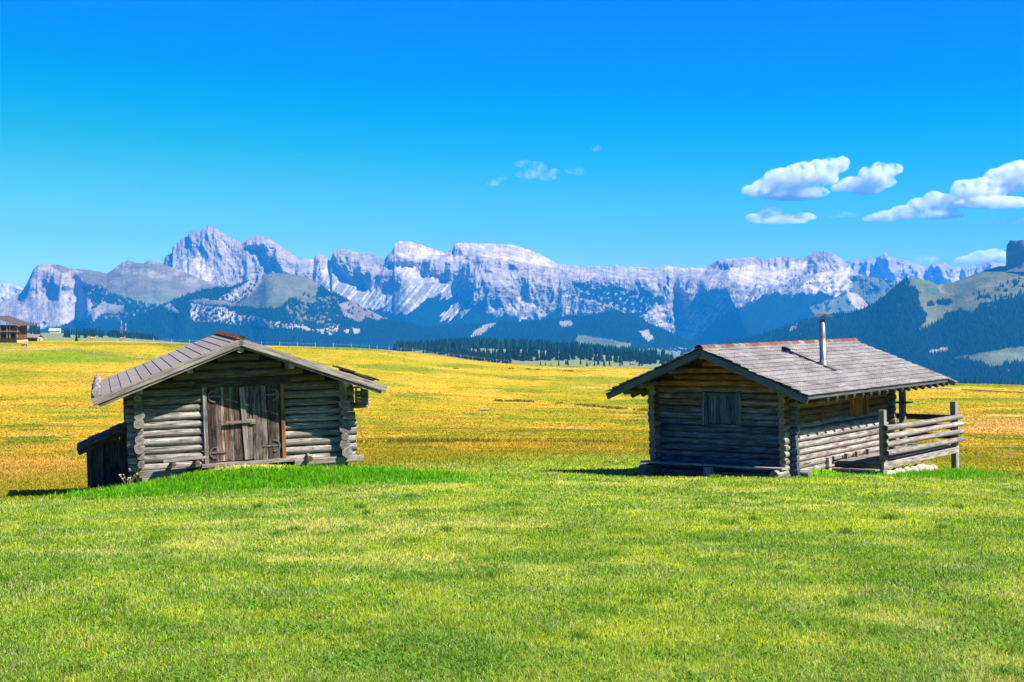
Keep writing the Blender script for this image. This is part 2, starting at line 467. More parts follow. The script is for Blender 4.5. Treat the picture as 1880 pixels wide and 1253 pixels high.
def mountain(name, sil, foot, d, ncol, nrow, paint, angle, spurs=(), rough=(60, 14), jag=2.0, seed=1, fq=1.0, label=None):
    sx = np.array([p[0] for p in sil], float); sy = np.array([p[1] for p in sil], float)
    px1 = np.linspace(sx[0], sx[-1], ncol)
    cy0 = np.interp(px1, sx, sy)
    jg = -jag * (0.8 * ridged(px1 * 0.075 * fq, 0 * px1 + seed, 6, seed, 0.8) - 0.1)
    fy = np.interp(px1, [p[0] for p in foot], [p[1] for p in foot])
    fy = np.maximum(fy, cy0 + 6)
    def soft1(a, n):
        for _ in range(3):
            q = np.concatenate([np.repeat(a[:1], n), a, np.repeat(a[-1:], n)])
            c = np.cumsum(np.concatenate([[0], q]))
            a = (c[2 * n + 1:] - c[:-2 * n - 1]) / (2 * n + 1)
        return a
    ppx = ncol / (sx[-1] - sx[0])
    cyS = soft1(cy0, max(2, int(22 * ppx)))
    h = np.linspace(0, 1, nrow)
    PX = np.repeat(px1[None], nrow, 0)
    PY = cy0[None] + (fy - cy0)[None] * h[:, None] + jg[None] * np.exp(-h * 22)[:, None]
    wx = PX + 5 * fbm(PX * 0.05, PY * 0.05, 4, seed + 3) + 2.5 * fbm(PX * 0.25, PY * 0.25, 3, seed + 4)
    wy = PY + 4 * fbm(PX * 0.05, PY * 0.05, 4, seed + 5) + 2.5 * fbm(PX * 0.25, PY * 0.25, 3, seed + 6)
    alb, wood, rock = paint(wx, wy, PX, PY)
    def soften(a, n):
        for ax in (0, 1):
            q = np.concatenate([np.repeat(np.take(a, [0], ax), n, ax), a, np.repeat(np.take(a, [-1], ax), n, ax)], ax)
            c = np.cumsum(np.concatenate([np.zeros_like(np.take(q, [0], ax)), q], ax), ax)
            a = (np.take(c, np.arange(2 * n + 1, c.shape[ax]), ax) - np.take(c, np.arange(0, c.shape[ax] - 2 * n - 1), ax)) / (2 * n + 1)
        return a
    rock = soften(soften(rock, 3), 3)
    ang = angle(wx, wy, rock)
    dpy = np.gradient(PY, axis=0)
    run = dpy * (d / F_PX) / np.tan(np.radians(ang))
    D0 = np.cumsum(run, axis=0) + ((cy0 - cyS) * (d / F_PX) / np.tan(np.radians(soft1(ang[:6].mean(0), max(2, int(8 * ppx))))))[None]     # teeth of the crest stand back, they do not reach down the face
    kw = max(2, int(4 * ppx))
    for _ in range(3):
        P_ = np.concatenate([np.repeat(D0[:, :1], kw, 1), D0, np.repeat(D0[:, -1:], kw, 1)], 1)
        C_ = np.cumsum(np.concatenate([np.zeros((nrow, 1)), P_], 1), 1)
        D0 = (C_[:, 2 * kw + 1:] - C_[:, :-2 * kw - 1]) / (2 * kw + 1)
    D = d - D0
    m = d / F_PX                                     # metres per pixel of the photograph
    fade = sstep(0, 0.06, h)[:, None] * 0.5 + 0.5
    big, small = rough
    rk = 0.06 + 0.94 * rock
    ld, ld2 = fbm(PX * 0.004, 0 * PX + 3.3, 2, seed + 20) + 0.3, fbm(PX * 0.007, 0 * PX + 7.7, 2, seed + 21)
    w1 = 16 * fbm(PX * 0.014, PY * 0.025, 4, seed + 7); w2 = 9 * fbm(PX * 0.035, PY * 0.05, 4, seed + 9); w3 = 4 * fbm(PX * 0.09, PY * 0.11, 3, seed + 11)
    a1 = np.clip(0.35 + 1.6 * fbm(PX * 0.012, PY * 0.02, 3, seed + 8), 0, 1.4)
    a2 = np.clip(0.40 + 1.6 * fbm(PX * 0.03, PY * 0.04, 3, seed + 18), 0, 1.4)
    arete = ridged((PX + 1.3 * (PY - 500) * ld2) * 0.022 * fq + w1 * 0.01, PY * 0.010, 3, seed + 30, 0.5)
    disp = big * 1.9 * (arete + 0.1) * rk + big * (0.55 * a1 * (saw((PX + 0.9 * PY * ld + w1) / 52.0 * fq, 0.22) - 0.5) + 0.40 * a2 * (saw((PX + 1.1 * PY * ld2 + w2) / 21.0 * fq, 0.25) - 0.5) + 0.12 * (saw((PX - 0.9 * PY * ld + w3) / 8.5 * fq, 0.3) - 0.5)) * rk
    disp = disp + small * (ridged((PX + 0.5 * w2) * 0.075 * fq, (PY + 0.5 * w1) * 0.075 * fq, 6, seed + 10, 0.72)) * (0.2 + 0.8 * rock)
    disp = disp + 0.8 * big * fbm(PX * 0.012, PY * 0.016, 3, seed + 12)
    for (x0, y0, x1, y1, amp, wl, wr) in spurs:
        t = (PY - y0) / (y1 - y0)
        ln = x0 + (x1 - x0) * t + 3.0 * fbm(PX * 0.05, PY * 0.12, 3, seed + 15)
        q = PX - ln
        s = np.where(q < 0, np.clip(1 + q / wl, 0, 1), np.clip(1 - q / wr, 0, 1))
        disp = disp + (0.75 if 0 < amp < 320 else 1.0) * amp * s * sstep(-0.25, 0.12, t) * (1 - sstep(0.45, 1.5, t))
    D = D - disp * fade
    u, w = ray(PX, PY)
    front = np.stack([u * D, D, w * D], -1)
    # the far side: falls away behind the crest
    back = []
    for k in (1, 2, 3):
        bk = front[0].copy()
        bk[:, 1] += m * 35 * k
        bk[:, 0] += u[0] * m * 35 * k
        bk[:, 2] -= m * 26 * k * k ** 0.3
        back.append(bk)
    V = np.concatenate([np.array(back[::-1]), front], 0)
    A = np.concatenate([np.repeat(alb[:1], 3, 0), alb], 0)
    o = np_mesh(name, V.reshape(-1, 3), grid_faces(nrow + 3, ncol)[:, ::-1], MOUNT_MAT[0 if d > 3000 else 0], A.reshape(-1, 3))
    tag(o, kind='structure')
    return dict(front=front, wood=wood, alb=alb, PX=PX, PY=PY, d=d)

def mount_mat():
    t = NT('mountain_ground')
    at_ = t.n('Attribute', attribute_name='alb').outputs['Color']
    co = t.n('TexCoord').outputs['Object']
    f = t.noise(co, 0.010, 9, 0.72)
    f2 = t.noise(co, 0.0022, 6, 0.6)
    mp = t.n('Mapping'); mp.inputs['Scale'].default_value = (1, 1, 3.5)
    t.l(co, mp.inputs['Vector'])
    f3 = t.noise(mp.outputs[0], 0.006, 7, 0.65, 0.6)
    c = t.mix(1.0, at_, t.ramp(f, [(0.30, 0.66), (0.70, 1.30)]), 'MULTIPLY')
    c = t.mix(1.0, c, t.ramp(f2, [(0.3, (0.88, 0.90, 0.95)), (0.7, (1.12, 1.08, 1.0))]), 'MULTIPLY')
    c = t.mix(1.0, c, t.ramp(f3, [(0.32, 0.72), (0.6, 1.12)]), 'MULTIPLY')
    t.l(c, t.b.inputs['Base Color'])
    t.b.inputs['Roughness'].default_value = 1.0
    t.b.inputs['Specular IOR Level'].default_value = 0.0
    t.bump(f, 0.9, 30.0)
    return t.m
MOUNT_MAT = [mount_mat()]

def layers(shape, base):
    a = np.empty(shape + (3,)); a[:] = base
    return a
def put(alb, mask, col):
    k = np.asarray(mask, float)[..., None]
    return alb * (1 - k) + np.asarray(col, float) * k

# --- far pale range
def paint_far(wx, wy, PX, PY):
    a = layers(wx.shape, ROCK)
    a = lerp3(a, PINK, sstep(-0.1, 0.5, fbm(PX * 0.03, PY * 0.03, 3, 201)))
    a = lerp3(a, SCREE, 0.8 * sstep(0.35, 0.9, (PY - 470) / 60 + 0.4 * fbm(PX * 0.06, PY * 0.02, 3, 203)))
    return a, np.zeros(wx.shape), np.ones(wx.shape)
mountain('far_range', [(1480, 492), (1540, 486), (1558, 480), (1586, 477), (1609, 475), (1618, 469), (1625, 465), (1634, 473), (1657, 477), (1682, 486), (1705, 493), (1711, 486), (1733, 483), (1746, 491), (1768, 491), (1791, 488), (1816, 481), (1835, 485), (1900, 478), (2000, 470), (2100, 500)],
         [(1480, 580), (2100, 580)], 14500, 420, 70, paint_far, lambda x, y, r: 48 + 14 * fbm(x * 0.02, y * 0.05, 2, 5),
         [(1628, 472, 1640, 520, 330, 18, 60), (1712, 486, 1716, 520, 220, 14, 50)], (90, 45), 2.5, 21)
mountain('far_range', [(-250, 560), (-120, 520), (-40, 528), (0, 520), (22, 522), (40, 529), (70, 545), (110, 560)],
         [(-250, 600), (110, 600)], 14000, 260, 50, paint_far, lambda x, y, r: 45 + 0 * x, [], (90, 45), 2.0, 23)

# --- the main limestone range
P_WOOD_LINE = [(280, 560), (560, 560), (640, 575), (690, 568), (740, 572), (765, 558), (800, 546), (850, 542), (880, 558), (912, 576), (950, 582), (1000, 584), (1025, 576), (1062, 584), (1100, 580), (1130, 572), (1180, 600), (1230, 625), (1270, 630), (1320, 585), (1345, 568), (1400, 545), (1450, 536), (1500, 538), (1530, 540), (1600, 545), (1700, 545)]
def paint_main(wx, wy, PX, PY):
    n1 = fbm(PX * 0.03, PY * 0.05, 4, 101); n2 = fbm(PX * 0.12, PY * 0.12, 4, 103); st = fbm((PX + 0.75 * PY) * 0.09, PY * 0.012, 4, 105)
    a = layers(wx.shape, ROCK)
    a = lerp3(a, PINK, 0.8 * sstep(-0.05, 0.45, n1))
    a = lerp3(a, (0.19, 0.175, 0.175), 0.7 * sstep(0.05, 0.5, -n1 + 0.5 * n2))
    rock = np.ones(wx.shape)
    # scree fans, streaked down the fall line
    fans = [[(590, 492), (612, 494), (640, 512), (668, 524), (682, 545), (668, 566), (640, 560), (600, 520)],
            [(720, 480), (762, 486), (765, 500), (735, 502), (722, 492)],
            [(740, 500), (800, 500), (790, 530), (770, 560), (740, 572), (700, 572), (720, 545), (735, 525)],
            [(845, 470), (875, 474), (872, 488), (840, 482), (815, 470)],
            [(795, 505), (815, 510), (800, 535), (770, 560), (745, 575), (715, 577), (750, 550), (775, 530)], [(812, 520), (840, 510), (845, 530), (828, 548), (808, 552)], [(855, 552), (842, 572), (828, 584), (806, 588), (820, 572), (838, 556)], [(872, 556), (864, 572), (845, 584), (852, 570)],
            [(860, 562), (885, 556), (880, 578), (862, 586)],
            [(1190, 560), (1215, 560), (1228, 585), (1234, 618), (1205, 606), (1175, 585)],
            [(1475, 505), (1520, 498), (1560, 490), (1576, 515), (1555, 535), (1500, 545), (1465, 548)],
            [(1350, 500), (1440, 490), (1420, 520), (1370, 525)],
            [(330, 478), (372, 470), (392, 500), (380, 520), (340, 505)],
            [(945, 555), (958, 540), (985, 556), (1003, 582), (996, 584), (968, 556), (955, 560), (954, 582), (946, 582)]]
    wxf = wx + 6 * fbm((PX + 0.9 * PY) * 0.13, PY * 0.010, 3, 117); wyf = wy + 13 * fbm((PX + 0.9 * PY) * 0.11, PY * 0.008, 3, 119)
    FK = [in_poly(wxf, wyf, f) for f in fans]
    for k in FK:
        a = put(a, k * (0.45 + 0.55 * sstep(-0.25, 0.15, st)), SCREE)
        rock = rock * (1 - 0.75 * k)
    low = sstep(0, 1, (wy - np.interp(wx, [270, 520, 560, 600, 700, 760, 850, 900, 960, 1230, 1330, 1420, 1500, 1700], [540, 540, 505, 495, 520, 508, 505, 560, 575, 580, 530, 520, 530, 520])) / 22.0)
    gul = fbm((PX + 0.8 * (PY - 500)) * 0.16, PY * 0.012, 4, 141)
    a = lerp3(a, (0.17, 0.175, 0.165), 0.8 * low)
    a = put(a, 0.95 * low * sstep(0.0, 0.22, gul), SCREE)
    rock = rock * (1 - 0.55 * low)
    mot = sstep(0.0, 0.25, fbm(PX * 0.075, PY * 0.10, 5, 143)) * sstep(500, 530, wy + 14 * n1) * sstep(880, 960, wx)
    a = put(a, 0.8 * mot, (0.06, 0.08, 0.06))
    smooth = [[(838, 446), (890, 445), (950, 450), (1000, 472), (1045, 484), (1010, 492), (940, 478), (880, 472), (850, 466)],
              [(1000, 476), (1300, 490), (1290, 506), (1240, 508), (1200, 514), (1110, 508), (1040, 500)],
              [(1330, 492), (1440, 482), (1490, 478), (1480, 500), (1440, 520), (1380, 530), (1340, 515)],
              [(722, 442), (755, 444), (805, 460), (832, 464), (800, 477), (740, 474), (724, 462)]]
    band = fbm(PX * 0.008, (PY - 0.30 * PX) * 0.22, 3, 121)
    for f in smooth:
        k = in_poly(wx, wy, f)
        a = put(a, k * (0.45 + 0.45 * sstep(-0.25, 0.15, band)), SCREE)
        rock = rock * (1 - 0.65 * k)
    # grassy ledges low on the flanks
    line = np.interp(wx, [p[0] for p in P_WOOD_LINE], [p[1] for p in P_WOOD_LINE])
    tongues = 18 * fbm((PX + 0.8 * PY) * 0.030, PY * 0.006, 4, 107) + 8 * n2
    g = sstep(-70, -8, wy - line + 30 * n1) * sstep(-0.1, 0.35, n2 + 0.4 * fbm(PX * 0.05, PY * 0.1, 3, 111))
    a = put(a, 0.45 * g, (0.07, 0.09, 0.045))
    plateau = in_poly(wx, wy, [(1000, 480), (1300, 500), (1240, 508), (1200, 512), (1100, 505), (1030, 500)])
    a = put(a, 0.5 * plateau, (0.20, 0.20, 0.14))
    wood = sstep(-2, 2, wy + tongues - line) 
    for k in FK[:8] + FK[13:]: wood = wood * (1 - k)
    dots = sstep(-62, -8, wy - line) * sstep(0.28, 0.36, fbm(PX * 0.20, PY * 0.22, 3, 113) + 0.25 * n1)
    wood = np.maximum(wood, dots * (wx > 900))
    upper = in_poly(wx, wy, [(1050, 520), (1150, 530), (1215, 545), (1218, 560), (1195, 562), (1180, 590), (1150, 575), (1120, 560), (1060, 545)])
    wood = np.maximum(wood, upper * sstep(-0.02, 0.08, n2 + 0.2))
    # green saddle at the right end
    sad = in_poly(wx, wy, [(1560, 506), (1600, 508), (1660, 515), (1650, 535), (1600, 572), (1540, 575), (1500, 582), (1486, 566), (1520, 552), (1545, 545), (1566, 528)])
    wood = np.where(sad, sstep(0.12, 0.2, fbm(PX * 0.08, PY * 0.10, 3, 115)), wood)
    a = put(a, sad, ALP)
    sr = in_poly(wx, wy, [(1555, 535), (1575, 540), (1595, 565), (1575, 568), (1555, 548)])
    a = put(a, sr, PINK); wood = np.where(sr, 0, wood)
    a = put(a, wood, WOOD)
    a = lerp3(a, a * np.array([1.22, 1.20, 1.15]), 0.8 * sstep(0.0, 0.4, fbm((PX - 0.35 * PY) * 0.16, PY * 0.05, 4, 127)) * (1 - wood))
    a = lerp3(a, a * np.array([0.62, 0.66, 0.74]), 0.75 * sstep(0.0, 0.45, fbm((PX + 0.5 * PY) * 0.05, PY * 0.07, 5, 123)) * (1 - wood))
    return a, wood, rock * (1 - 0.85 * wood)
def ang_main(x, y, rock):
    lay = fbm(x * 0.012, y * 0.16, 3, 131)                      # benches of the bedding
    return 29 + rock * (14 + 15 * lay)
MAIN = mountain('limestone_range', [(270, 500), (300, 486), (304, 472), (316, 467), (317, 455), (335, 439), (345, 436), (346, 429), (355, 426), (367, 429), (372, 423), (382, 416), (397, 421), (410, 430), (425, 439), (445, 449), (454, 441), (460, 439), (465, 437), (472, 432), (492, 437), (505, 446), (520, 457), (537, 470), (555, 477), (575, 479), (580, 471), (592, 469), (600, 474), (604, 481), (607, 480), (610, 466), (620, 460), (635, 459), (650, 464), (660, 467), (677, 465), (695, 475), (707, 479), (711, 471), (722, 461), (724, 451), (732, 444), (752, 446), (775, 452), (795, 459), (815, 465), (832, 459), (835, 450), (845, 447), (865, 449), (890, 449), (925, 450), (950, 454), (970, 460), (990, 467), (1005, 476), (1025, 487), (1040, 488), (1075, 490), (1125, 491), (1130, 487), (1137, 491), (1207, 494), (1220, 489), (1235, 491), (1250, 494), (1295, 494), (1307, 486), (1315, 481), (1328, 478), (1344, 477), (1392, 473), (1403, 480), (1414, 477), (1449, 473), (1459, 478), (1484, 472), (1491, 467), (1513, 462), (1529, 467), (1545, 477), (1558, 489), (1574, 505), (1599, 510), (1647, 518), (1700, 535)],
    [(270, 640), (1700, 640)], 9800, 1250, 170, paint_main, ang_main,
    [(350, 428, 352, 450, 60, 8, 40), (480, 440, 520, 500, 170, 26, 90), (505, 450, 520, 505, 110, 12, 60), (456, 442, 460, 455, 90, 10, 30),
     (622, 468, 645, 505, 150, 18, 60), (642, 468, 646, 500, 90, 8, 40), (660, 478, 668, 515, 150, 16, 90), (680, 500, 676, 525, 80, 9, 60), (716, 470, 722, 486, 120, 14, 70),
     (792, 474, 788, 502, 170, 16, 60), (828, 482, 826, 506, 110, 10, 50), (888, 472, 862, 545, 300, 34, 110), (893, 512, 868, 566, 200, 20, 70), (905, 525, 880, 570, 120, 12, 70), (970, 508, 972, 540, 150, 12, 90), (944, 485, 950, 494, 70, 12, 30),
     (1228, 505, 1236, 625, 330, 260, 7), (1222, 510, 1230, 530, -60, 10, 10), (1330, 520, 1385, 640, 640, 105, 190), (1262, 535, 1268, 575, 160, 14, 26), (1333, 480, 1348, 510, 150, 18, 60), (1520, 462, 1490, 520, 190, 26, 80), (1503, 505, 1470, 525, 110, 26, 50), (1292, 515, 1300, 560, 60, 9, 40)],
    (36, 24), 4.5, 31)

# --- the cliff and rolling pasture on the left
def paint_cliff(wx, wy, PX, PY):
    n1 = fbm(PX * 0.03, PY * 0.05, 4, 301); n2 = fbm(PX * 0.14, PY * 0.14, 4, 303); st = fbm((PX + 1.3 * PY) * 0.10, PY * 0.012, 4, 305)
    a = layers(wx.shape, OLIVE)
    a = lerp3(a, (0.18, 0.14, 0.11), 0.6 * sstep(0.0, 0.4, n1))
    a = put(a, in_poly(wx, wy, [(205, 545), (330, 540), (350, 562), (300, 565), (230, 556)]), (0.13, 0.15, 0.06))
    r1 = in_poly(wx, wy, [(-300, 700), (-300, 540), (0, 555), (40, 535), (56, 500), (70, 484), (92, 482), (96, 495), (122, 502), (135, 496), (152, 498), (153, 540), (172, 560), (160, 585), (120, 604), (90, 612)])
    r2 = in_poly(wx, wy, [(204, 480), (225, 475), (300, 480), (350, 500), (420, 525), (400, 540), (330, 520), (260, 505), (215, 505)])
    r3 = in_poly(wx, wy, [(165, 570), (190, 555), (225, 562), (228, 572), (185, 578), (172, 590)])
    rock = np.maximum(np.maximum(r1, 0.6 * r2 * sstep(-0.1, 0.2, n1 + 0.5 * n2)), r3 * 0.8)
    a = put(a, rock, ROCK)
    sc = r1 & (wy > 545 - 0.1 * wx)
    a = put(a, sc * (0.5 + 0.5 * sstep(-0.2, 0.2, st)), (0.42, 0.36, 0.31))
    a = put(a, r1 * (wy < 550) * sstep(0.0, 0.4, n1) * 0.7, PINK)
    wood = in_poly(wx, wy, [(153, 520), (170, 523), (188, 525), (200, 538), (232, 545), (262, 556), (300, 560), (345, 560), (345, 640), (90, 640), (88, 604), (125, 594), (150, 583), (172, 560), (160, 545)]) * sstep(-0.25, -0.15, n2 + 0.3 * n1)
    w2 = in_poly(wx, wy, [(55, 598), (100, 580), (96, 588), (75, 602)]) | in_poly(wx, wy, [(20, 590), (70, 575), (40, 600)])
    lower = sstep(598, 604, wy + 0.12 * wx - 12)
    wood = np.maximum(np.maximum(wood * (1 - r3), w2 * (n2 > -0.05)), lower)
    wood = np.where((rock > 0.5) & (wy < 590), wood * 0.0, wood)
    a = put(a, wood, WOOD)
    return a, wood, np.where(r1, rock, rock * 0.35) * (1 - 0.8 * wood) * np.where(sc, 0.35, 1)
CLIFF = mountain('cliff_hill', [(-260, 610), (-120, 590), (0, 556), (37, 540), (48, 524), (54, 512), (61, 495), (70, 487), (85, 485), (110, 487), (130, 495), (155, 496), (180, 499), (196, 503), (206, 497), (215, 490), (225, 482), (235, 479), (252, 484), (265, 484), (272, 479), (287, 481), (300, 486), (332, 497), (385, 520), (412, 528), (470, 540), (520, 560), (600, 600)],
    [(-260, 640), (600, 640)], 8300, 640, 130, paint_cliff, lambda x, y, r: 24 + 30 * r,
    [(60, 490, 48, 545, 110, 12, 40), (90, 500, 84, 522, 34, 9, 40), (112, 520, 106, 552, 75, 10, 30), (122, 518, 118, 530, 60, 6, 20), (153, 500, 148, 534, 90, 12, 160), (132, 545, 130, 560, 60, 8, 20), (100, 505, 98, 540, 30, 7, 20)],
    (24, 12), 1.6, 41)

# --- the dome-shaped hill in front
def paint_dome(wx, wy, PX, PY):
    n1 = fbm(PX * 0.03, PY * 0.05, 4, 401); n2 = fbm(PX * 0.16, PY * 0.18, 4, 403)
    a = layers(wx.shape, WOOD); wood = np.ones(wx.shape); rock = np.zeros(wx.shape)
    mead = in_poly(wx, wy, [(476, 512), (500, 498), (556, 503), (574, 510), (588, 522), (582, 540), (578, 556), (560, 558), (545, 548), (528, 550), (520, 560), (512, 566), (490, 566), (450, 564), (420, 562), (348, 556), (360, 549), (400, 552), (440, 556), (452, 548), (468, 530)])
    m2 = in_poly(wx, wy, [(640, 550), (655, 558), (686, 572), (716, 586), (692, 588), (672, 582), (662, 592), (645, 588), (628, 575), (622, 560)])
    speck = sstep(0.22, 0.30, n2 + 0.25 * n1)
    wood = np.where(mead, in_poly(wx, wy, [(520, 545), (600, 530), (600, 570), (520, 575)]) * speck, wood)
    wood = np.where(m2, speck * 0.8, wood)
    open_ = in_poly(wx, wy, [(510, 550), (620, 545), (650, 590), (600, 600), (540, 592)]) & (n2 + n1 * 0.5 > 0.12)
    wood = np.where(open_, 0, wood)
    a = put(a, mead | open_, (0.13, 0.13, 0.065))
    a = put(a, mead * sstep(0.0, 0.3, n1), (0.16, 0.15, 0.09))
    a = put(a, m2, (0.23, 0.18, 0.14))
    ridge = in_poly(wx, wy, [(400, 551), (430, 530), (462, 512), (482, 505), (480, 522), (458, 542), (440, 553)])
    rk = sstep(-0.05, 0.1, n2 + 0.15)
    band = in_poly(wx, wy, [(350, 558), (380, 560), (420, 568), (440, 580), (470, 580), (495, 590), (520, 590), (555, 597), (575, 604), (600, 602), (624, 596), (620, 608), (607, 615), (580, 610), (540, 605), (500, 602), (440, 597), (400, 593), (353, 590)])
    spot = (in_poly(wx, wy, [(630, 605), (640, 603), (642, 612), (634, 613)]) | in_poly(wx, wy, [(645, 602), (662, 604), (660, 614), (648, 614)]) | in_poly(wx, wy, [(300, 562), (312, 556), (330, 575), (320, 580)]))
    rk2 = (band & (n2 + 0.3 * n1 > -0.12)) | (ridge & (n2 > -0.15)) | spot
    a = put(a, rk2, (0.36, 0.31, 0.27)); wood = np.where(rk2, 0, wood); rock = np.where(rk2, 0.9, rock)
    a = put(a, wood, WOOD)
    return a, wood, rock
DOME = mountain('dome_hill', [(120, 640), (200, 616), (215, 602), (240, 587), (270, 572), (297, 561), (320, 550), (350, 540), (375, 532), (400, 529), (425, 527), (450, 517), (470, 510), (480, 508), (500, 502), (525, 503), (552, 507), (570, 512), (582, 522), (605, 535), (627, 544), (640, 552), (660, 562), (682, 572), (702, 582), (720, 587), (745, 594), (770, 600), (800, 612), (860, 640)],
    [(120, 650), (860, 650)], 6800, 560, 130, paint_dome, lambda x, y, r: 24 + 38 * r,
    [(478, 510, 440, 560, 30, 50, 160), (590, 525, 660, 600, 70, 60, 160), (330, 545, 300, 620, 60, 50, 140)], (16, 9), 0.6, 51)

# --- the wooded ridge in the middle
def paint_ridge(wx, wy, PX, PY):
    n2 = fbm(PX * 0.10, PY * 0.16, 4, 503)
    a = layers(wx.shape, WOOD); wood = np.ones(wx.shape); rock = np.zeros(wx.shape)
    sp = in_poly(wx, wy, [(1170, 608), (1190, 606), (1200, 622), (1188, 626)]) | in_poly(wx, wy, [(1028, 590), (1050, 590), (1049, 600), (1030, 600)]) | in_poly(wx, wy, [(870, 608), (905, 590), (918, 590), (885, 615), (862, 622)])
    gr = in_poly(wx, wy, [(1060, 615), (1090, 618), (1160, 632), (1155, 640), (1100, 637), (1065, 640), (1058, 625)]) | in_poly(wx, wy, [(1160, 642), (1210, 640), (1300, 655), (1300, 680), (1200, 665)])
    a = put(a, sp, (0.30, 0.26, 0.22)); a = put(a, gr, (0.13, 0.155, 0.07))
    wood = np.where(sp | gr, 0, wood)
    a = put(a, wood, WOOD)
    return a, wood, rock
RIDGE = mountain('wooded_ridge', [(560, 640), (640, 618), (700, 606), (800, 600), (900, 594), (980, 590), (1050, 583), (1100, 576), (1130, 572), (1160, 578), (1200, 598), (1225, 608), (1260, 624), (1290, 640), (1340, 655)],
    [(560, 660), (1340, 690)], 7200, 520, 70, paint_ridge, lambda x, y, r: 15 + 0 * x, [(1100, 580, 1140, 650, 40, 60, 90), (960, 592, 990, 650, 40, 70, 120), (800, 600, 820, 650, 40, 70, 120)], (10, 4), 0.6, 61)

# --- the big hill on the right with the rock tower on top
def paint_right(wx, wy, PX, PY):
    n1 = fbm(PX * 0.02, PY * 0.04, 4, 601); n2 = fbm(PX * 0.10, PY * 0.14, 4, 603)
    a = layers(wx.shape, WOOD); wood = np.ones(wx.shape); rock = np.zeros(wx.shape)
    mead = in_poly(wx, wy, [(1660, 506), (1690, 508), (1722, 520), (1752, 514), (1807, 492), (1835, 484), (2100, 470), (2100, 560), (1890, 540), (1862, 546), (1840, 552), (1800, 558), (1786, 576), (1772, 568), (1758, 573), (1740, 575), (1726, 590), (1704, 600), (1682, 608), (1698, 590), (1702, 577), (1690, 562), (1684, 548), (1690, 536), (1672, 522)])
    grove = in_poly(wx, wy, [(1722, 552), (1745, 548), (1750, 556), (1735, 564), (1720, 560)]) | in_poly(wx, wy, [(1700, 556), (1712, 552), (1716, 560), (1704, 562)]) | (in_poly(wx, wy, [(1786, 540), (1880, 505), (1890, 540), (1830, 552), (1790, 552)]) & (n2 > 0.14))
    past = in_poly(wx, wy, [(1750, 656), (1800, 649), (1850, 640), (1900, 634), (1960, 640), (1960, 668), (1880, 664), (1840, 670), (1818, 674), (1804, 664)])
    rk = in_poly(wx, wy, [(1700, 650), (1715, 640), (1738, 636), (1744, 642), (1720, 650)]) | in_poly(wx, wy, [(1448, 606), (1462, 592), (1468, 596), (1455, 612)])
    a = put(a, mead, (0.125, 0.14, 0.05))
    a = put(a, mead * sstep(0.0, 0.4, n1), (0.18, 0.16, 0.085))
    a = put(a, in_poly(wx, wy, [(1695, 530), (1720, 526), (1730, 542), (1705, 540)]), (0.07, 0.14, 0.055))
    a = put(a, in_poly(wx, wy, [(1722, 526), (1735, 522), (1728, 532), (1742, 540), (1726, 540)]), (0.28, 0.21, 0.16))
    a = put(a, past, (0.15, 0.175, 0.075)); a = put(a, rk, (0.28, 0.24, 0.20))
    wood = np.where((mead & ~grove) | past | (rk & (n2 > -0.1)), 0, wood)
    bare = (sstep(0.40, 0.5, fbm(PX * 0.05, PY * 0.09, 4, 607)) > 0.5)
    wood = np.where(bare, 0, wood); a = put(a, 0.6 * bare * (wood == 0) * (~mead), (0.13, 0.13, 0.075))
    top = in_poly(wx, wy, [(1640, 512), (1740, 512), (1720, 528), (1690, 535), (1668, 524)]) & (wood > 0) & (n2 > 0.1)
    wood = np.where(top, 0, wood); a = put(a, top, OLIVE)
    a = put(a, wood, WOOD)
    return a, wood, rock
RIGHT = mountain('right_hill', [(1250, 650), (1312, 634), (1385, 620), (1424, 607), (1471, 591), (1529, 579), (1567, 574), (1599, 562), (1625, 543), (1647, 523), (1663, 512), (1679, 511), (1705, 516), (1720, 523), (1752, 518), (1778, 508), (1807, 497), (1835, 489), (1851, 490), (1867, 485), (1886, 486), (1960, 480), (2060, 490), (2200, 540)],
    [(1250, 690), (1500, 700), (2200, 720)], 5400, 620, 130, paint_right, lambda x, y, r: 22 + 0 * x,
    [(1660, 515, 1560, 690, 110, 70, 200), (1790, 520, 1800, 690, 90, 90, 200), (1480, 590, 1440, 690, 60, 70, 150)], (16, 6), 0.5, 71)

def rock_tower():
    d = 5350.0
    m = d / F_PX
    cx, rad = 1903, 50
    rows, cols = 46, 120
    hh = np.linspace(0, 1, rows); th = np.linspace(0, 2 * np.pi, cols)
    TH, HH = np.meshgrid(th, hh)
    py = 500 + (442 - 500) * HH
    prof = np.interp(HH, [0, .12, .25, .6, .85, .93, 1.0], [1.30, 1.12, 1.03, 1.0, 1.0, 0.97, 0.90])
    n = fbm(np.cos(TH) * 2.2 + 5, np.sin(TH) * 2.2 + HH * 0.5, 5, 77, 0.6)
    rr = rad * m * prof * (1 + 0.10 * n + 0.05 * ridged(TH * 3, HH * 1.5, 4, 79))
    u, w = ray(cx, py)
    X = u * d + rr * np.sin(TH); Y = d - rr * 0.7 * np.cos(TH); Z = w * d
    top = (sstep(0.93, 1, HH) * 6 * n)
    V = np.stack([X, Y, Z + top], -1).reshape(-1, 3)
    Vt = np.array([[u[-1, 0] * d, d, w[-1, 0] * d + 4]])
    alb = np.repeat(np.array([[0.17, 0.145, 0.13]]), len(V) + 1, 0)
    F = grid_faces(rows, cols)
    last = (rows - 1) * cols
    caps = np.array([[last + i, last + i + 1, len(V), len(V)] for i in range(cols - 1)])
    me = np_mesh('rock_tower', np.concatenate([V, Vt]), np.concatenate([F, caps[:, :]]), MOUNT_MAT[0], alb)
    tag(me, kind='structure')
rock_tower()
